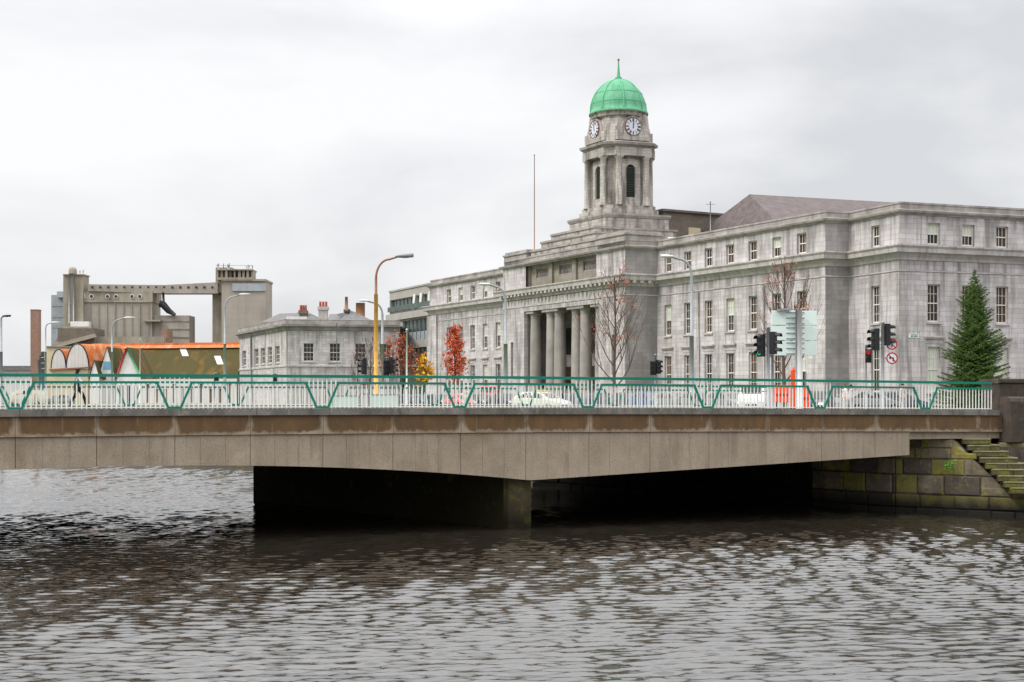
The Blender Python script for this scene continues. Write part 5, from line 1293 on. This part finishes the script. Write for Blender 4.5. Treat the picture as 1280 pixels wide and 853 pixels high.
# ---------------------------------------------------------------- cars
def car(px, Y, heading, label, color, cname, L=4.1, H=1.45, W=1.7, van=False, taxi=False, base=4.02, dark='glass', group='vehicles on the quayside road', cat='car', name='parked_car'):
    h = Vector(heading).normalized(); x, y = P(px, Y); t = thing(name, (x, y, base), label, cat, group)
    p = paint(cname, color); k = L / 4.2; kh = H / 1.47; w = W / 2
    if van: ST = [(-2.1, .35, .95, 1.0, .9, .86), (-2.05, .28, 1.05, 1.42, 1, .9), (-1.6, .25, 1.05, 1.47, 1, .9), (.6, .25, 1.03, 1.47, 1, .9), (.9, .25, 1.0, 1.40, 1, .85), (1.5, .25, .98, 1.0, 1, .8), (2.0, .27, .82, .84, .95, .85), (2.1, .35, .6, .62, .88, .8)]
    else: ST = [(-2.1, .38, .72, .76, .86, .8), (-2.02, .3, .92, .98, .96, .8), (-1.72, .26, .98, 1.30, 1, .68), (-1.1, .25, .97, 1.45, 1, .70), (-.1, .25, .95, 1.47, 1, .70), (.45, .25, .93, 1.38, 1, .68), (1.25, .25, .90, .93, .99, .8), (1.9, .28, .76, .80, .93, .75), (2.1, .36, .56, .60, .84, .7)]
    def pt(a, b, z): q = Vector((x, y)) + h * a * k + Vector((-h.y, h.x)) * b * w; return (q.x, q.y, base + z * kh)
    m = MB(); vs = []
    for a, zb, zm, zt, wm, wr in ST:
        vs += [pt(a, -wm * .92, zb), pt(a, -wm, (zb + zm) * .5), pt(a, -wm * .98, zm), pt(a, -wr, zt), pt(a, wr, zt), pt(a, wm * .98, zm), pt(a, wm, (zb + zm) * .5), pt(a, wm * .92, zb)]
    n = len(ST); fs = [(8 * i + j, 8 * i + 8 + j, 8 * i + 8 + (j + 1) % 8, 8 * i + (j + 1) % 8) for i in range(n - 1) for j in range(8)]
    m.add(vs, fs + [tuple(range(8)), tuple(range(8 * n - 8, 8 * n))[::-1]], False); body = m.build('body', p, t)
    def surf(i, f, sd, g, off=.012):     # between station i and i+1 fraction f, g belt->roof
        s0, s1 = ST[i], ST[i + 1]; L_ = lambda q: s0[q] + (s1[q] - s0[q]) * f
        b = L_(4) * .98 + (L_(5) - L_(4) * .98) * g; return pt(L_(0), sd * (b + off / w), L_(2) + (L_(3) - L_(2)) * g)
    for sd in (-1, 1):
        if van: segs = [((3, .1), (3, .95)), ] if cat != 'van' else [((2, .72), (3, .95))]
        segs = segs if van else [((2, .35), (3, .35)), ((3, .42), (4, .5)), ((4, .6), (5, .35))]
        for (i0, f0), (i1, f1) in segs:
            if van: i0, f0 = 2, .62; i1, f1 = 3, .9
            MB().add([surf(i0, f0, sd, .12), surf(i1, f1, sd, .12), surf(i1, f1, sd, .88 if i1 < 5 else .7), surf(i0, f0, sd, .88)], [(0, 1, 2, 3)]).build('side_window', M[dark], t)
    i = 4 if van else 5
    s0, s1 = ST[i], ST[i + 1]
    def top(i, f, g, off=.014): s0, s1 = ST[i], ST[i + 1]; return pt(s0[0] + (s1[0] - s0[0]) * f, g * (s0[5] + (s1[5] - s0[5]) * f) * .9, s0[3] + (s1[3] - s0[3]) * f + off)
    MB().add([top(i, .08, -1), top(i, .9, -1), top(i, .9, 1), top(i, .08, 1)], [(0, 1, 2, 3)]).build('windscreen', M[dark], t)
    if not van: MB().add([top(1, .1, -1), top(1, .95, -1), top(1, .95, 1), top(1, .1, 1)], [(0, 1, 2, 3)]).build('rear_window', M[dark], t)
    for a in (-1.3, 1.32):
        for sd in (-1, 1):
            c = Vector(pt(a, sd * .80, .31 / kh)); ax = Vector((-h.y, h.x, 0)) * sd
            wh = MB().disc(c, ax, .31, .19, 20).build('wheel', M['tyre'], t); MB().disc(c + ax * .185, ax, .19, .015, 14).build('rim', M['rim'], wh)
    for sd in (-1, 1):
        MB().add([pt(2.02, sd * .55, .78), pt(2.115, sd * .5, .62), pt(2.115, sd * .83, .60), pt(1.93, sd * .93, .76)], [(0, 1, 2, 3)]).build('headlight', M['headlamp'], t)
        MB().add([pt(-2.115, sd * .62, .62), pt(-2.115, sd * .87, .62), pt(-2.05, sd * .9, .9), pt(-2.05, sd * .66, .9)], [(0, 1, 2, 3)]).build('tail_light', M['redpaint'], t)
    MB().add([pt(2.12, -.4, .42), pt(2.12, .4, .42), pt(2.12, .4, .52), pt(2.12, -.4, .52)], [(0, 1, 2, 3)]).build('grille', M['black'], t)
    if taxi:
        q = Vector(pt(.05, 0, 1.47)); fr = FR(q, (-h.y, h.x), h)
        rs = MB().bev(fr, -.45, .45, -.1, .1, q.z, q.z + .2, .03).build('roof_sign', M['taxisign'], t)
    return t
M['weed'] = mat('bright_weed', (.08, .25, .03), None, .8)
M['taxisign'] = mat('yellow_roof_sign', (.75, .55, .05), (.7, .5, .05), .5)
car(677, 97, (.72, -.70), 'white taxi with a yellow roof sign driving past the columned portico', (.62, .64, .56), 'white_car_paint', L=4.5, taxi=True, name='taxi', cat='taxi')
hd = -U
import itertools
specs = [(507, 150, 'navy', 'dark blue parked car left of the red maple'), (528, 146, 'steel', 'steel blue parked car, second left of the red maple'), (549, 142, 'navy', 'dark blue parked car just left of the pink car'),
         (600, 131, 'charcoal', 'charcoal parked car beside the red van'), (632, 125, 'navy', 'dark blue parked car just left of the white taxi'),
         (722, 112, 'steel', 'steel blue parked car right of the white taxi'), (755, 108, 'navy', 'dark blue parked car by the bare tree at the portico'), (785, 105, 'charcoal', 'charcoal parked car right of the bare tree trunk'),
         (812, 102, 'blue', 'bright blue parked car below the dark traffic light'), (843, 99.5, 'silver', 'silver parked car left of the tall grey lamp post'), (876, 96, 'silver', 'silver parked car right of the tall grey lamp post'),
         (909, 93, 'silver', 'silver grey parked car left of the white van')]
pc = dict(navy=(.02, .03, .07), steel=(.06, .08, .13), charcoal=(.035, .035, .04), silver=(.16, .17, .18), blue=(.03, .08, .22))
for px_, Y_, c_, lb_ in specs: car(px_, Y_, hd, lb_, pc[c_], c_ + '_car_paint', H=1.42)
car(575, 126, (.5, -.85), 'pinkish red and white small car behind the V dip below the red maple', (.60, .14, .15), 'pink_red_car_paint', L=3.6, H=1.35)
car(612.5, 134, (-.15, -1), 'red van parked among the cars left of the portico', (.40, .02, .025), 'red_van_paint', L=4.6, H=2.2, W=1.85, van=True, cat='van', name='parked_van')
car(940, 86, (-.2, -1), 'small white van facing the river left of the orange barriers', (.72, .73, .70), 'white_van_paint', L=4.2, H=1.75, W=1.7, van=True, cat='van', name='parked_van')
car(1085, 84, (1, .3), 'mid grey car seen through the railing below the round turn signs', (.25, .26, .27), 'mid_grey_paint', H=1.42)
car(1120, 88, (1, .3), 'blue-grey car between the round signs and the fir tree', (.09, .11, .14), 'blue_grey_paint', H=1.42)
car(1020, 80, (-.4, -1), 'dark car right of the orange barriers', (.03, .03, .035), 'black_car_paint', H=1.42)
car(30, 170, (-.9, -.3), 'cream white van at the far left behind the railing', (.66, .62, .5), 'cream_van_paint', L=5, H=2.0, van=True, cat='van', name='parked_van')
car(8, 178, (-1, -.1), 'blue car at the far left edge behind the railing', (.04, .20, .34), 'sky_blue_car_paint', L=4.2, H=1.5)
car(72, 176, (-1, -.2), 'dull grey car left of the walking person', (.22, .22, .23), 'dull_grey_paint', L=4.2, H=1.45)

# ---------------------------------------------------------------- people
def skin_mesh(name, V_, E_, Rd, mt, parent, lvl=1, root=0):
    me = bpy.data.meshes.new(name + '_skel'); me.from_pydata([tuple(v) for v in V_], E_, []); ob = bpy.data.objects.new(name + '_skel', me); col.objects.link(ob)
    ob.modifiers.new('Skin', 'SKIN'); ss = ob.modifiers.new('Sub', 'SUBSURF'); ss.levels = lvl; ss.render_levels = lvl
    sv = me.skin_vertices[0].data
    for i, r in enumerate(Rd): sv[i].radius = (r, r) if not hasattr(r, '__len__') else r; sv[i].use_root = (i == root)
    bpy.context.view_layer.update(); dg = bpy.context.evaluated_depsgraph_get(); m2 = bpy.data.meshes.new_from_object(ob.evaluated_get(dg)); m2.name = name
    bpy.data.objects.remove(ob); m2.materials.clear(); m2.materials.append(mt)
    for p in m2.polygons: p.use_smooth = True
    o = bpy.data.objects.new(name, m2); col.objects.link(o); o.parent = parent; return o
def person(px, Y, heading, label, top, legs, hair=(.035, .018, .012), stride=.0, base=4.0, H=1.75, shoes=(.02, .02, .02), longhair=False, arm=0, group='people on the bridge and quay', topn=None, legn=None):
    x, y = P(px, Y); ang = math.atan2(heading[1], heading[0]); t = thing('person', (x, y, base), label, 'person', group, rz=ang)
    s = H / 1.75
    # local: x forward, y left
    hip = .92; kn = .50
    def leg(sd, st):
        fx = st; kx = st * .5 + (.06 if st > 0 else .05)
        lift = 0 if st >= 0 else .07
        return [(0, sd * .09, hip), (kx, sd * .095, kn), (fx, sd * .09, .09 + lift), (fx + .06, sd * .10, .035 + lift * .3), (fx + .17, sd * .11, .03)]
    Ls = [leg(1, stride), leg(-1, -stride)]
    sh = 1.43; V_ = [(0, 0, .97), (0, 0, 1.12), (.01, 0, 1.30), (.01, 0, sh), (.02, 0, 1.52), (.03, 0, 1.60), (.03, 0, 1.70)]
    Rd = [(.15, .11), (.13, .095), (.155, .105), (.12, .08), .052, .085, .075]; E_ = [(i, i + 1) for i in range(6)]
    for L_ in Ls:
        k0 = len(V_); V_ += L_; Rd += [.085, .058, .042, .036, .03]; E_ += [(0, k0)] + [(k0 + i, k0 + i + 1) for i in range(4)]
    arms = []
    for sd, sw in ((1, -stride * .5 - .02), (-1, stride * .5 + arm)):
        k0 = len(V_); el = (sw * .45, sd * .25, 1.16 + abs(arm) * (.05 if sd < 0 else 0)); wr = (sw + .04, sd * .25, .93 + (.12 if arm and sd < 0 else 0)); hd_ = (wr[0] + .03, sd * .25, wr[2] - .09)
        A = [(.01, sd * .175, sh - .02), el, wr, hd_]; V_ += A; Rd += [.055, .042, .028, .036]; E_ += [(3, k0), (k0, k0 + 1), (k0 + 1, k0 + 2), (k0 + 2, k0 + 3)]
        for j in range(5):
            kk = len(V_); fy = (j - 1.5) * .018 if j < 4 else .0; fx = .0 if j < 4 else .045; ln = (.065, .075, .07, .055, .03)[j]
            V_ += [(hd_[0] + fx + fy, hd_[1] + .004 * j, hd_[2] - .045), (hd_[0] + fx + fy + .012, hd_[1], hd_[2] - .045 - ln)]; Rd += [.009, .007]; E_ += [(k0 + 3, kk), (kk, kk + 1)]
        arms.append(A)
    sc_ = lambda v: tuple(c * s for c in v)
    def rs(r): return tuple(q * s for q in r) if hasattr(r, '__len__') else r * s
    b = skin_mesh('body', [sc_(v) for v in V_], E_, [rs(r) for r in Rd], M['skin'], t)
    tv = [(0, 0, .90), (0, 0, 1.12), (.01, 0, 1.30), (.01, 0, sh), (.015, 0, 1.485)]; tr = [(.175, .13), (.155, .12), (.18, .125), (.145, .1), .07]; te = [(i, i + 1) for i in range(4)]
    for A in arms:
        k0 = len(tv); tv += A[:3]; tr += [.072, .058, .045]; te += [(3, k0), (k0, k0 + 1), (k0 + 1, k0 + 2)]
    skin_mesh('jacket', [sc_(v) for v in tv], te, [rs(r) for r in tr], cloth(topn or label[:12] + 't', top), t, root=1)
    lv = [(0, 0, .98), (0, 0, .93)]; lr = [(.155, .12), (.16, .125)]; le = [(0, 1)]
    for L_ in Ls: k0 = len(lv); lv += L_[:3]; lr += [.105, .075, .062]; le += [(1, k0), (k0, k0 + 1), (k0 + 1, k0 + 2)]
    skin_mesh('trousers', [sc_(v) for v in lv], le, [rs(r) for r in lr], cloth(legn or label[:12] + 'l', legs), t, root=1)
    for L_ in Ls: skin_mesh('shoe', [sc_(v) for v in ((L_[2][0], L_[2][1], L_[2][2]), L_[3], L_[4])], [(0, 1), (1, 2)], [.05 * s, .05 * s, .042 * s], cloth('shoe_leather', shoes), t)
    hv = [(.0, 0, 1.62), (.01, 0, 1.70), (.03, 0, 1.755)] + ([(-.05, 0, 1.5), (-.06, 0, 1.4)] if longhair else [])
    skin_mesh('hair', [sc_(v) for v in hv], [(0, 1), (1, 2)] + ([(0, 3), (3, 4)] if longhair else []), [.098 * s, .1 * s, .05 * s] + ([.075 * s, .05 * s] if longhair else []), cloth('hair%d' % int(hair[0] * 1000), hair), t)
    m = MB(); c = Vector((.03 * s, 0, 1.62 * s))
    for dy in (-.032, .032): m.lathe((0.118 * s, dy * s), [(.001, 1.635 * s), (.011, 1.645 * s), (.011, 1.652 * s), (.001, 1.66 * s)], 6)
    m.build('eyes', M['black'], t, world=False)
    MB().add([(.108 * s, -.014 * s, 1.60 * s), (.108 * s, .014 * s, 1.60 * s), (.108 * s, 0, 1.645 * s), (.138 * s, 0, 1.605 * s)], [(0, 1, 3), (0, 3, 2), (1, 2, 3)]).build('nose', M['skin'], t, world=False)
    return t
person(97.5, 61.5, (1, .25), 'walking person with dark hair in a pale top and black trousers crossing the bridge', (.70, .71, .80), (.012, .011, .016), stride=.36, base=4.58, H=1.76, arm=.12, longhair=True)
t = thing('shoulder_bag', (*P(94.8, 61.1), 5.2), 'black bag hanging behind the walking person in the pale top', 'bag')
fr = FR(P(92.6, 61.3), (1, .25), (.25, -1)); MB().bev(fr, 0, .22, -.06, .08, 4.58 + .75, 4.58 + 1.2, .03).build('bag_body', M['black'], t)
MB().tube([fr(.03, 0, 5.76), fr(.12, .02, 6.03), fr(.21, 0, 5.76)], .015, 6).build('strap', M['black'], t)
person(690, 110, (-1, .2), 'person in dark clothes with ginger hair behind the taxi', (.02, .022, .04), (.02, .03, .07), hair=(.45, .12, .03), H=1.8)
person(702, 112, (-.8, -.3), 'second ginger-haired person in navy standing right behind the taxi', (.03, .04, .09), (.03, .035, .06), hair=(.40, .10, .03), H=1.72)
person(363, 150, (1, 0), 'person in a yellow-green high visibility jacket far beyond the railing', (.55, .75, .03), (.02, .02, .04), H=1.75)
person(583, 100, (-.4, -1), 'pedestrian in white with dark hair right of the red maple', (.68, .68, .68), (.5, .5, .52), base=4.0, H=1.85)
person(1056, 76, (-1, -.2), 'pedestrian in pale peach clothes and brown hair right of the orange barriers', (.62, .42, .30), (.55, .45, .36), hair=(.16, .05, .03), base=4.1, H=1.7)
person(1063.5, 77, (1, -.2), 'pedestrian in dark red beside the one in pale peach', (.30, .05, .05), (.05, .05, .06), base=4.1, H=1.68)
person(408, 160, (1, .1), 'dark-clothed pedestrian in front of the low stone building', (.03, .02, .03), (.02, .02, .04), base=4.0, H=1.8)
person(45, 120, (1, .1), 'distant pedestrian in a red top at the far left', (.45, .05, .04), (.03, .03, .06), base=4.0, H=1.75)
person(1128, 74, (.6, -.6), 'pedestrian in a beige coat left of the fir tree', (.5, .36, .24), (.06, .05, .05), base=4.1, H=1.7)

# ---------------------------------------------------------------- trees
def grow(m, tips, p, d, ln, r, lvl, rnd, up=.12, spread=.55, nseg=3, kids=(3, 5), shrink=.62, minr=.012):
    pts = [Vector(p)]; rads = [r]; d = d.normalized()
    for i in range(nseg):
        d = (d + Vector((rnd.uniform(-1, 1), rnd.uniform(-1, 1), rnd.uniform(-.3, 1))) * .14 + Vector((0, 0, up * .5))).normalized()
        pts.append(pts[-1] + d * ln / nseg); rads.append(max(minr, r * (1 - .5 * (i + 1) / nseg)))
    m.tube(pts, rads, 6 if r > .05 else 4, False)
    if lvl == 0: tips.append((pts[-1], d, pts)); return
    for k in range(rnd.randint(*kids)):
        f = rnd.uniform(.35, 1); i = min(nseg - 1, int(f * nseg)); q = pts[i].lerp(pts[i + 1], f * nseg - i)
        a = rnd.uniform(0, 2 * math.pi); side = d.orthogonal().normalized(); side.rotate(Matrix.Rotation(a, 3, d))
        nd = (d + side * rnd.uniform(.7, 1.2) * spread * 1.3 + Vector((0, 0, up))).normalized()
        grow(m, tips, q, nd, ln * rnd.uniform(.55, .85) * shrink / .62 * .9, max(minr, r * .45), lvl - 1, rnd, up, spread, nseg, kids, shrink, minr)
    grow(m, tips, pts[-1], d, ln * .7, max(minr, r * .5), lvl - 1, rnd, up, spread, nseg, kids, shrink, minr)
def leaf_quads(m, c, n, spread, size, rnd):
    for _ in range(n):
        q = c + Vector((rnd.gauss(0, 1), rnd.gauss(0, 1), rnd.gauss(0, 1))) * spread; a = Vector((rnd.uniform(-1, 1), rnd.uniform(-1, 1), rnd.uniform(-1, 1))).normalized(); b = a.orthogonal().normalized(); s = size * rnd.uniform(.6, 1.3)
        m.add([q - a * s, q + b * s * .6, q + a * s, q - b * s * .6], [(0, 1, 2, 3)])
def bare_tree(px, Y, ytop, width, label, seed, leaf=None, nleaf=0, lean=0, base=4.0, limbs=12, tr=.16, up=.28, group=None, lsize=.10, lspread=.12, mt='twig', fork=.3, lvl=2):
    rnd = random.Random(seed); x, y = P(px, Y); H = Zp(ytop, Y) - base; t = thing('tree', (x, y, base), label, 'tree', group)
    m = MB(); pts = [Vector((x, y, base))]; n = 8
    for i in range(1, n + 1): pts.append(Vector((x + math.sin(i * .9 + seed) * .05 + lean * (i / n), y + math.cos(i * 1.3 + seed) * .05, base + H * i / n * .97)))
    m.tube(pts, [tr * (1 - .88 * (i / n) ** .8) + .012 for i in range(n + 1)], 8); m.build('trunk', M['bark'], t)
    br = MB(); tips = []
    for k in range(limbs):
        f = fork + (.93 - fork) * (k / limbs) ** .9; z = f * n; i = min(n - 1, int(z)); q = pts[i].lerp(pts[i + 1], z - i)
        a = k * 2.399 + rnd.uniform(-.4, .4); rel = (f - fork) / (1 - fork)
        ln = width * .5 * (1.05 - .75 * rel) * rnd.uniform(.7, 1.1); d = Vector((math.cos(a), math.sin(a), .9 + .5 * rel))
        grow(br, tips, q, d, ln, tr * .38 * (1 - .6 * rel), lvl, rnd, up, .45, 3, (2, 4))
    br.build('branches', M[mt], t)
    if leaf and nleaf:
        m = MB()
        for _ in range(nleaf):
            p, d, pp = rnd.choice(tips); leaf_quads(m, p.lerp(pp[0], rnd.random() * .7), 6, lspread, lsize, rnd)
        m.build('leaves', M[leaf], t)
    return t
bare_tree(768.5, 112, 341, 6.4, 'nearly bare young tree with a few red leaves in front of the portico end', 3, 'leafdry', 45, limbs=22, tr=.17, fork=.16, up=.16, lsize=.09, lspread=.14, mt='twig')
bare_tree(980, 95, 328, 5.6, 'bare reddish tree behind the pale direction signboard', 8, 'leafdry', 35, limbs=20, tr=.16, fork=.2, up=.26, lsize=.09, lspread=.15)
def leafy(px, Y, ytop, ybot, wpx, label, leaf, seed, n=1600, base=4.0, size=.16, tr=.1):
    rnd = random.Random(seed); x, y = P(px, Y); t = thing('tree', (x, y, base), label, 'tree'); zt, zb = Zp(ytop, Y), Zp(ybot, Y); w = wpx / F_PX * Y / 2
    m = MB().tube([(x, y, base), (x, y + .05, (base + zt) / 2), (x, y, zt - .3)], [tr, tr * .7, .02], 8); m.build('trunk', M['bark'], t)
    br = MB(); cl = []
    for k in range(60):
        f = rnd.random(); a = rnd.uniform(0, 6.28); prof = math.sin(math.pi * min(1, (f * .80 + .16))) ** .8; rr = w * prof * rnd.uniform(.5, 1.08); z = zb + (zt - zb) * f
        c = Vector((x + rr * math.cos(a), y + rr * math.sin(a), z)); cl.append((c, rnd.uniform(.16, .36) * w / 1.2)); br.tube([(x, y, z - rr * .9), c.lerp(Vector((x, y, z)), .4) - Vector((0, 0, .1)), c], [.035, .02, .008], 4, False)
    br.build('branches', M['twig'], t); m = MB()
    for _ in range(n // 5):
        c, s = rnd.choice(cl); leaf_quads(m, c + Vector((rnd.gauss(0, s), rnd.gauss(0, s), rnd.gauss(0, s * 1.3))), 5, s * .5, size, rnd)
    m.build('crown', M[leaf], t)
    return t
leafy(568.5, 130, 411, 474, 24, 'slim tree thick with orange-red leaves before the left wing', 'leafred', 5, 2600, size=.11)
leafy(531, 150, 447, 476, 19, 'small yellow-leaved tree at the hall corner', 'leafyel', 6, 700, size=.17)
bare_tree(463, 135, 425, 4.2, 'thin reddish bare tree behind the yellow lamp post', 21, None, 0, limbs=14, tr=.12, fork=.15, up=.45)
bare_tree(447, 150, 430, 4.0, 'thin bare tree in front of the low stone building', 22, None, 0, limbs=12, tr=.11, fork=.12, up=.5)
bare_tree(502, 140, 424, 4.6, 'thin tree with rusty orange leaves before the glass office', 23, 'leafdry', 120, limbs=14, tr=.12, fork=.15, up=.42, lsize=.14, lspread=.2)
bare_tree(488, 146, 428, 4.0, 'thin bare tree between the grey lamp post and glass office', 24, 'leafdry', 60, limbs=12, tr=.11, fork=.15, up=.45, lsize=.12, lspread=.2)
# fir
def fir(px, Y, ytop, wpx, label, base=4.1):
    rnd = random.Random(11); x, y = P(px, Y); H = Zp(ytop, Y) - base; t = thing('fir_tree', (x, y, base), label, 'tree'); W = wpx / F_PX * Y / 2
    MB().tube([(x, y, base), (x, y, base + H * .5), (x, y, base + H)], [.13, .07, .012], 8).build('trunk', M['bark'], t)
    br = MB(); nd = MB(); z = .35
    def needles(a, b, w, step=.055):
        d = b - a; L_ = d.length; d.normalize(); s = d.cross(Vector((0, 0, 1)));
        if s.length < .01: return
        s.normalize(); k = 0
        while k < L_:
            c = a + d * k; up = s.cross(d)
            for _ in range(2):
                an = rnd.uniform(0, 6.28); q = (s * math.cos(an) + up * math.sin(an)) * w * rnd.uniform(.7, 1.2) + d * w * .9; tt = d.cross(q).normalized() * .019
                nd.add([c - tt, c + tt, c + q + tt * .4, c + q - tt * .4], [(0, 1, 2, 3)])
            k += step
    while z < H - .12:
        f = z / H; R_ = W * ((1 - f) ** .86 * 1.03 if f < .82 else (.229 * (1 - f) / .18)) + .02; nb = 12 if f < .85 else 5; off = rnd.uniform(0, 6)
        for k in range(nb):
            a = off + 2 * math.pi * k / nb + rnd.uniform(-.25, .25); L_ = R_ * rnd.uniform(.52, 1.18) * (1 + .10 * math.sin(a * 2 + z * 2.3))
            dr = Vector((math.cos(a), math.sin(a), 0)); p0 = Vector((x, y, base + z + rnd.uniform(-.08, .08))); slope = -.12 + .7 * f + rnd.uniform(-.06, .06)
            pts = [p0 + dr * L_ * q + Vector((0, 0, L_ * (slope * q + .14 * q * q))) for q in (0, .33, .66, 1)]
            br.tube(pts, [.022, .016, .01, .005], 4, False)
            for i in range(3): needles(pts[i], pts[i + 1], .06, .06)
            ns = max(2, int(L_ / .15))
            for i in range(1, ns + 1):
                q = i / (ns + .5); p = p0 + dr * L_ * q + Vector((0, 0, L_ * (slope * q + .14 * q * q)))
                for sd in (-1, 1):
                    tl = L_ * .42 * (1 - q) + min(.10, L_ * .12); an = a + sd * rnd.uniform(.7, 1.0); e = p + Vector((math.cos(an), math.sin(an), rnd.uniform(-.18, .12))) * tl
                    br.tube([p, e], [.008, .004], 3, False); needles(p, e, .055, .05)
        z += rnd.uniform(.17, .24) * (1 if f < .8 else .8)
    needles(Vector((x, y, base + H * .9)), Vector((x, y, base + H)), .035, .03)
    br.build('branches', M['bark'], t); o = nd.build('crown', M['needle'], t)
    return t
fir(1218.5, 82, 336, 98, 'tall dark green fir tree in front of the hall side wall')

t = thing('wall_weed', (*P(1187, 58.2), 2.1), 'small bright green weed tuft growing from the quay wall face', 'plant')
rw = random.Random(4); m = MB(); c0 = Vector((*P(1187, 58.05), Zp(582, 58)))
for _ in range(90):
    leaf_quads(m, c0, 1, .10, .05, rw)
m.build('leaves', M['weed'], t); m = MB()
for _ in range(7): m.tube([c0 + Vector((0, .12, 0)), c0 + Vector((rw.uniform(-.12, .12), -.02, rw.uniform(-.1, .12)))], .006, 4)
m.build('stems', M['weed'], t)
# ---------------------------------------------------------------- light, sky, camera
w = bpy.data.worlds.new('World'); sc.world = w; w.use_nodes = True; N = w.node_tree.nodes; L = w.node_tree.links
bg = N['Background']; sky = N.new('ShaderNodeTexSky'); sky.sky_type = 'NISHITA'; sky.sun_disc = False
SE, SR = R(48), R(-115)        # elevation; rotation clockwise from +Y
sky.sun_elevation = SE; sky.sun_rotation = SR; sky.dust_density = 3; sky.air_density = 1
tc = N.new('ShaderNodeTexCoord')
mp = N.new('ShaderNodeMapping'); mp.inputs['Scale'].default_value = (1, 1, 2.6); mp.inputs['Location'].default_value = CLOUD_OFF; L.new(tc.outputs['Generated'], mp.inputs['Vector'])
n1 = N.new('ShaderNodeTexNoise'); n1.inputs['Scale'].default_value = 2.3; n1.inputs['Detail'].default_value = 6; n1.inputs['Roughness'].default_value = .5; n1.inputs['Distortion'].default_value = .25; L.new(mp.outputs[0], n1.inputs['Vector'])
rp = N.new('ShaderNodeValToRGB'); e = rp.color_ramp.elements; e[0].position = .38; e[0].color = (5.05, 5.12, 5.27, 1); e[1].position = .60; e[1].color = (7.2, 7.18, 7.25, 1)
x = e.new(.48); x.color = (6.25, 6.27, 6.38, 1)
L.new(n1.outputs['Fac'], rp.inputs['Fac'])
mx = N.new('ShaderNodeMix'); mx.data_type = 'RGBA'; mx.inputs[0].default_value = .93; L.new(sky.outputs[0], mx.inputs[6]); 
sp = N.new('ShaderNodeSeparateXYZ'); L.new(tc.outputs['Generated'], sp.inputs[0])
zr2 = N.new('ShaderNodeMapRange'); zr2.inputs['From Min'].default_value = .26; zr2.inputs['From Max'].default_value = .65; zr2.inputs['To Min'].default_value = 1.0; zr2.inputs['To Max'].default_value = ZEN; L.new(sp.outputs[2], zr2.inputs['Value'])
vm = N.new('ShaderNodeVectorMath'); vm.operation = 'SCALE'; L.new(rp.outputs[0], vm.inputs[0]); L.new(zr2.outputs[0], vm.inputs['Scale']); L.new(vm.outputs[0], mx.inputs[7]); L.new(mx.outputs[2], bg.inputs['Color'])
bg.inputs['Strength'].default_value = .1
sd = bpy.data.lights.new('sun', 'SUN'); sd.energy = 1.5; sd.angle = R(11); sd.color = (1, .95, .915); so = bpy.data.objects.new('sun', sd); col.objects.link(so)
az = SR; dirv = Vector((math.sin(az) * math.cos(SE), math.cos(az) * math.cos(SE), math.sin(SE)))
so.rotation_euler = dirv.to_track_quat('Z', 'Y').to_euler(); so.location = (0, 0, 60)
cd = bpy.data.cameras.new('camera'); cd.sensor_width = 36; cd.lens = F_PX / 1280 * 36; cd.shift_y = (HY - 426.5) / 1280; cd.clip_end = 6000; cd.clip_start = .5
co = bpy.data.objects.new('camera', cd); col.objects.link(co); co.location = (0, 0, CZ); co.rotation_euler = (R(90), 0, 0); sc.camera = co
vs_ = sc.view_settings; vs_.view_transform = 'Standard'; vs_.look = 'None'; vs_.gamma = 1; vs_.exposure = EXPO
sc.cycles.max_bounces = 5; sc.cycles.diffuse_bounces = 3; sc.cycles.glossy_bounces = 3; sc.cycles.use_denoising = True
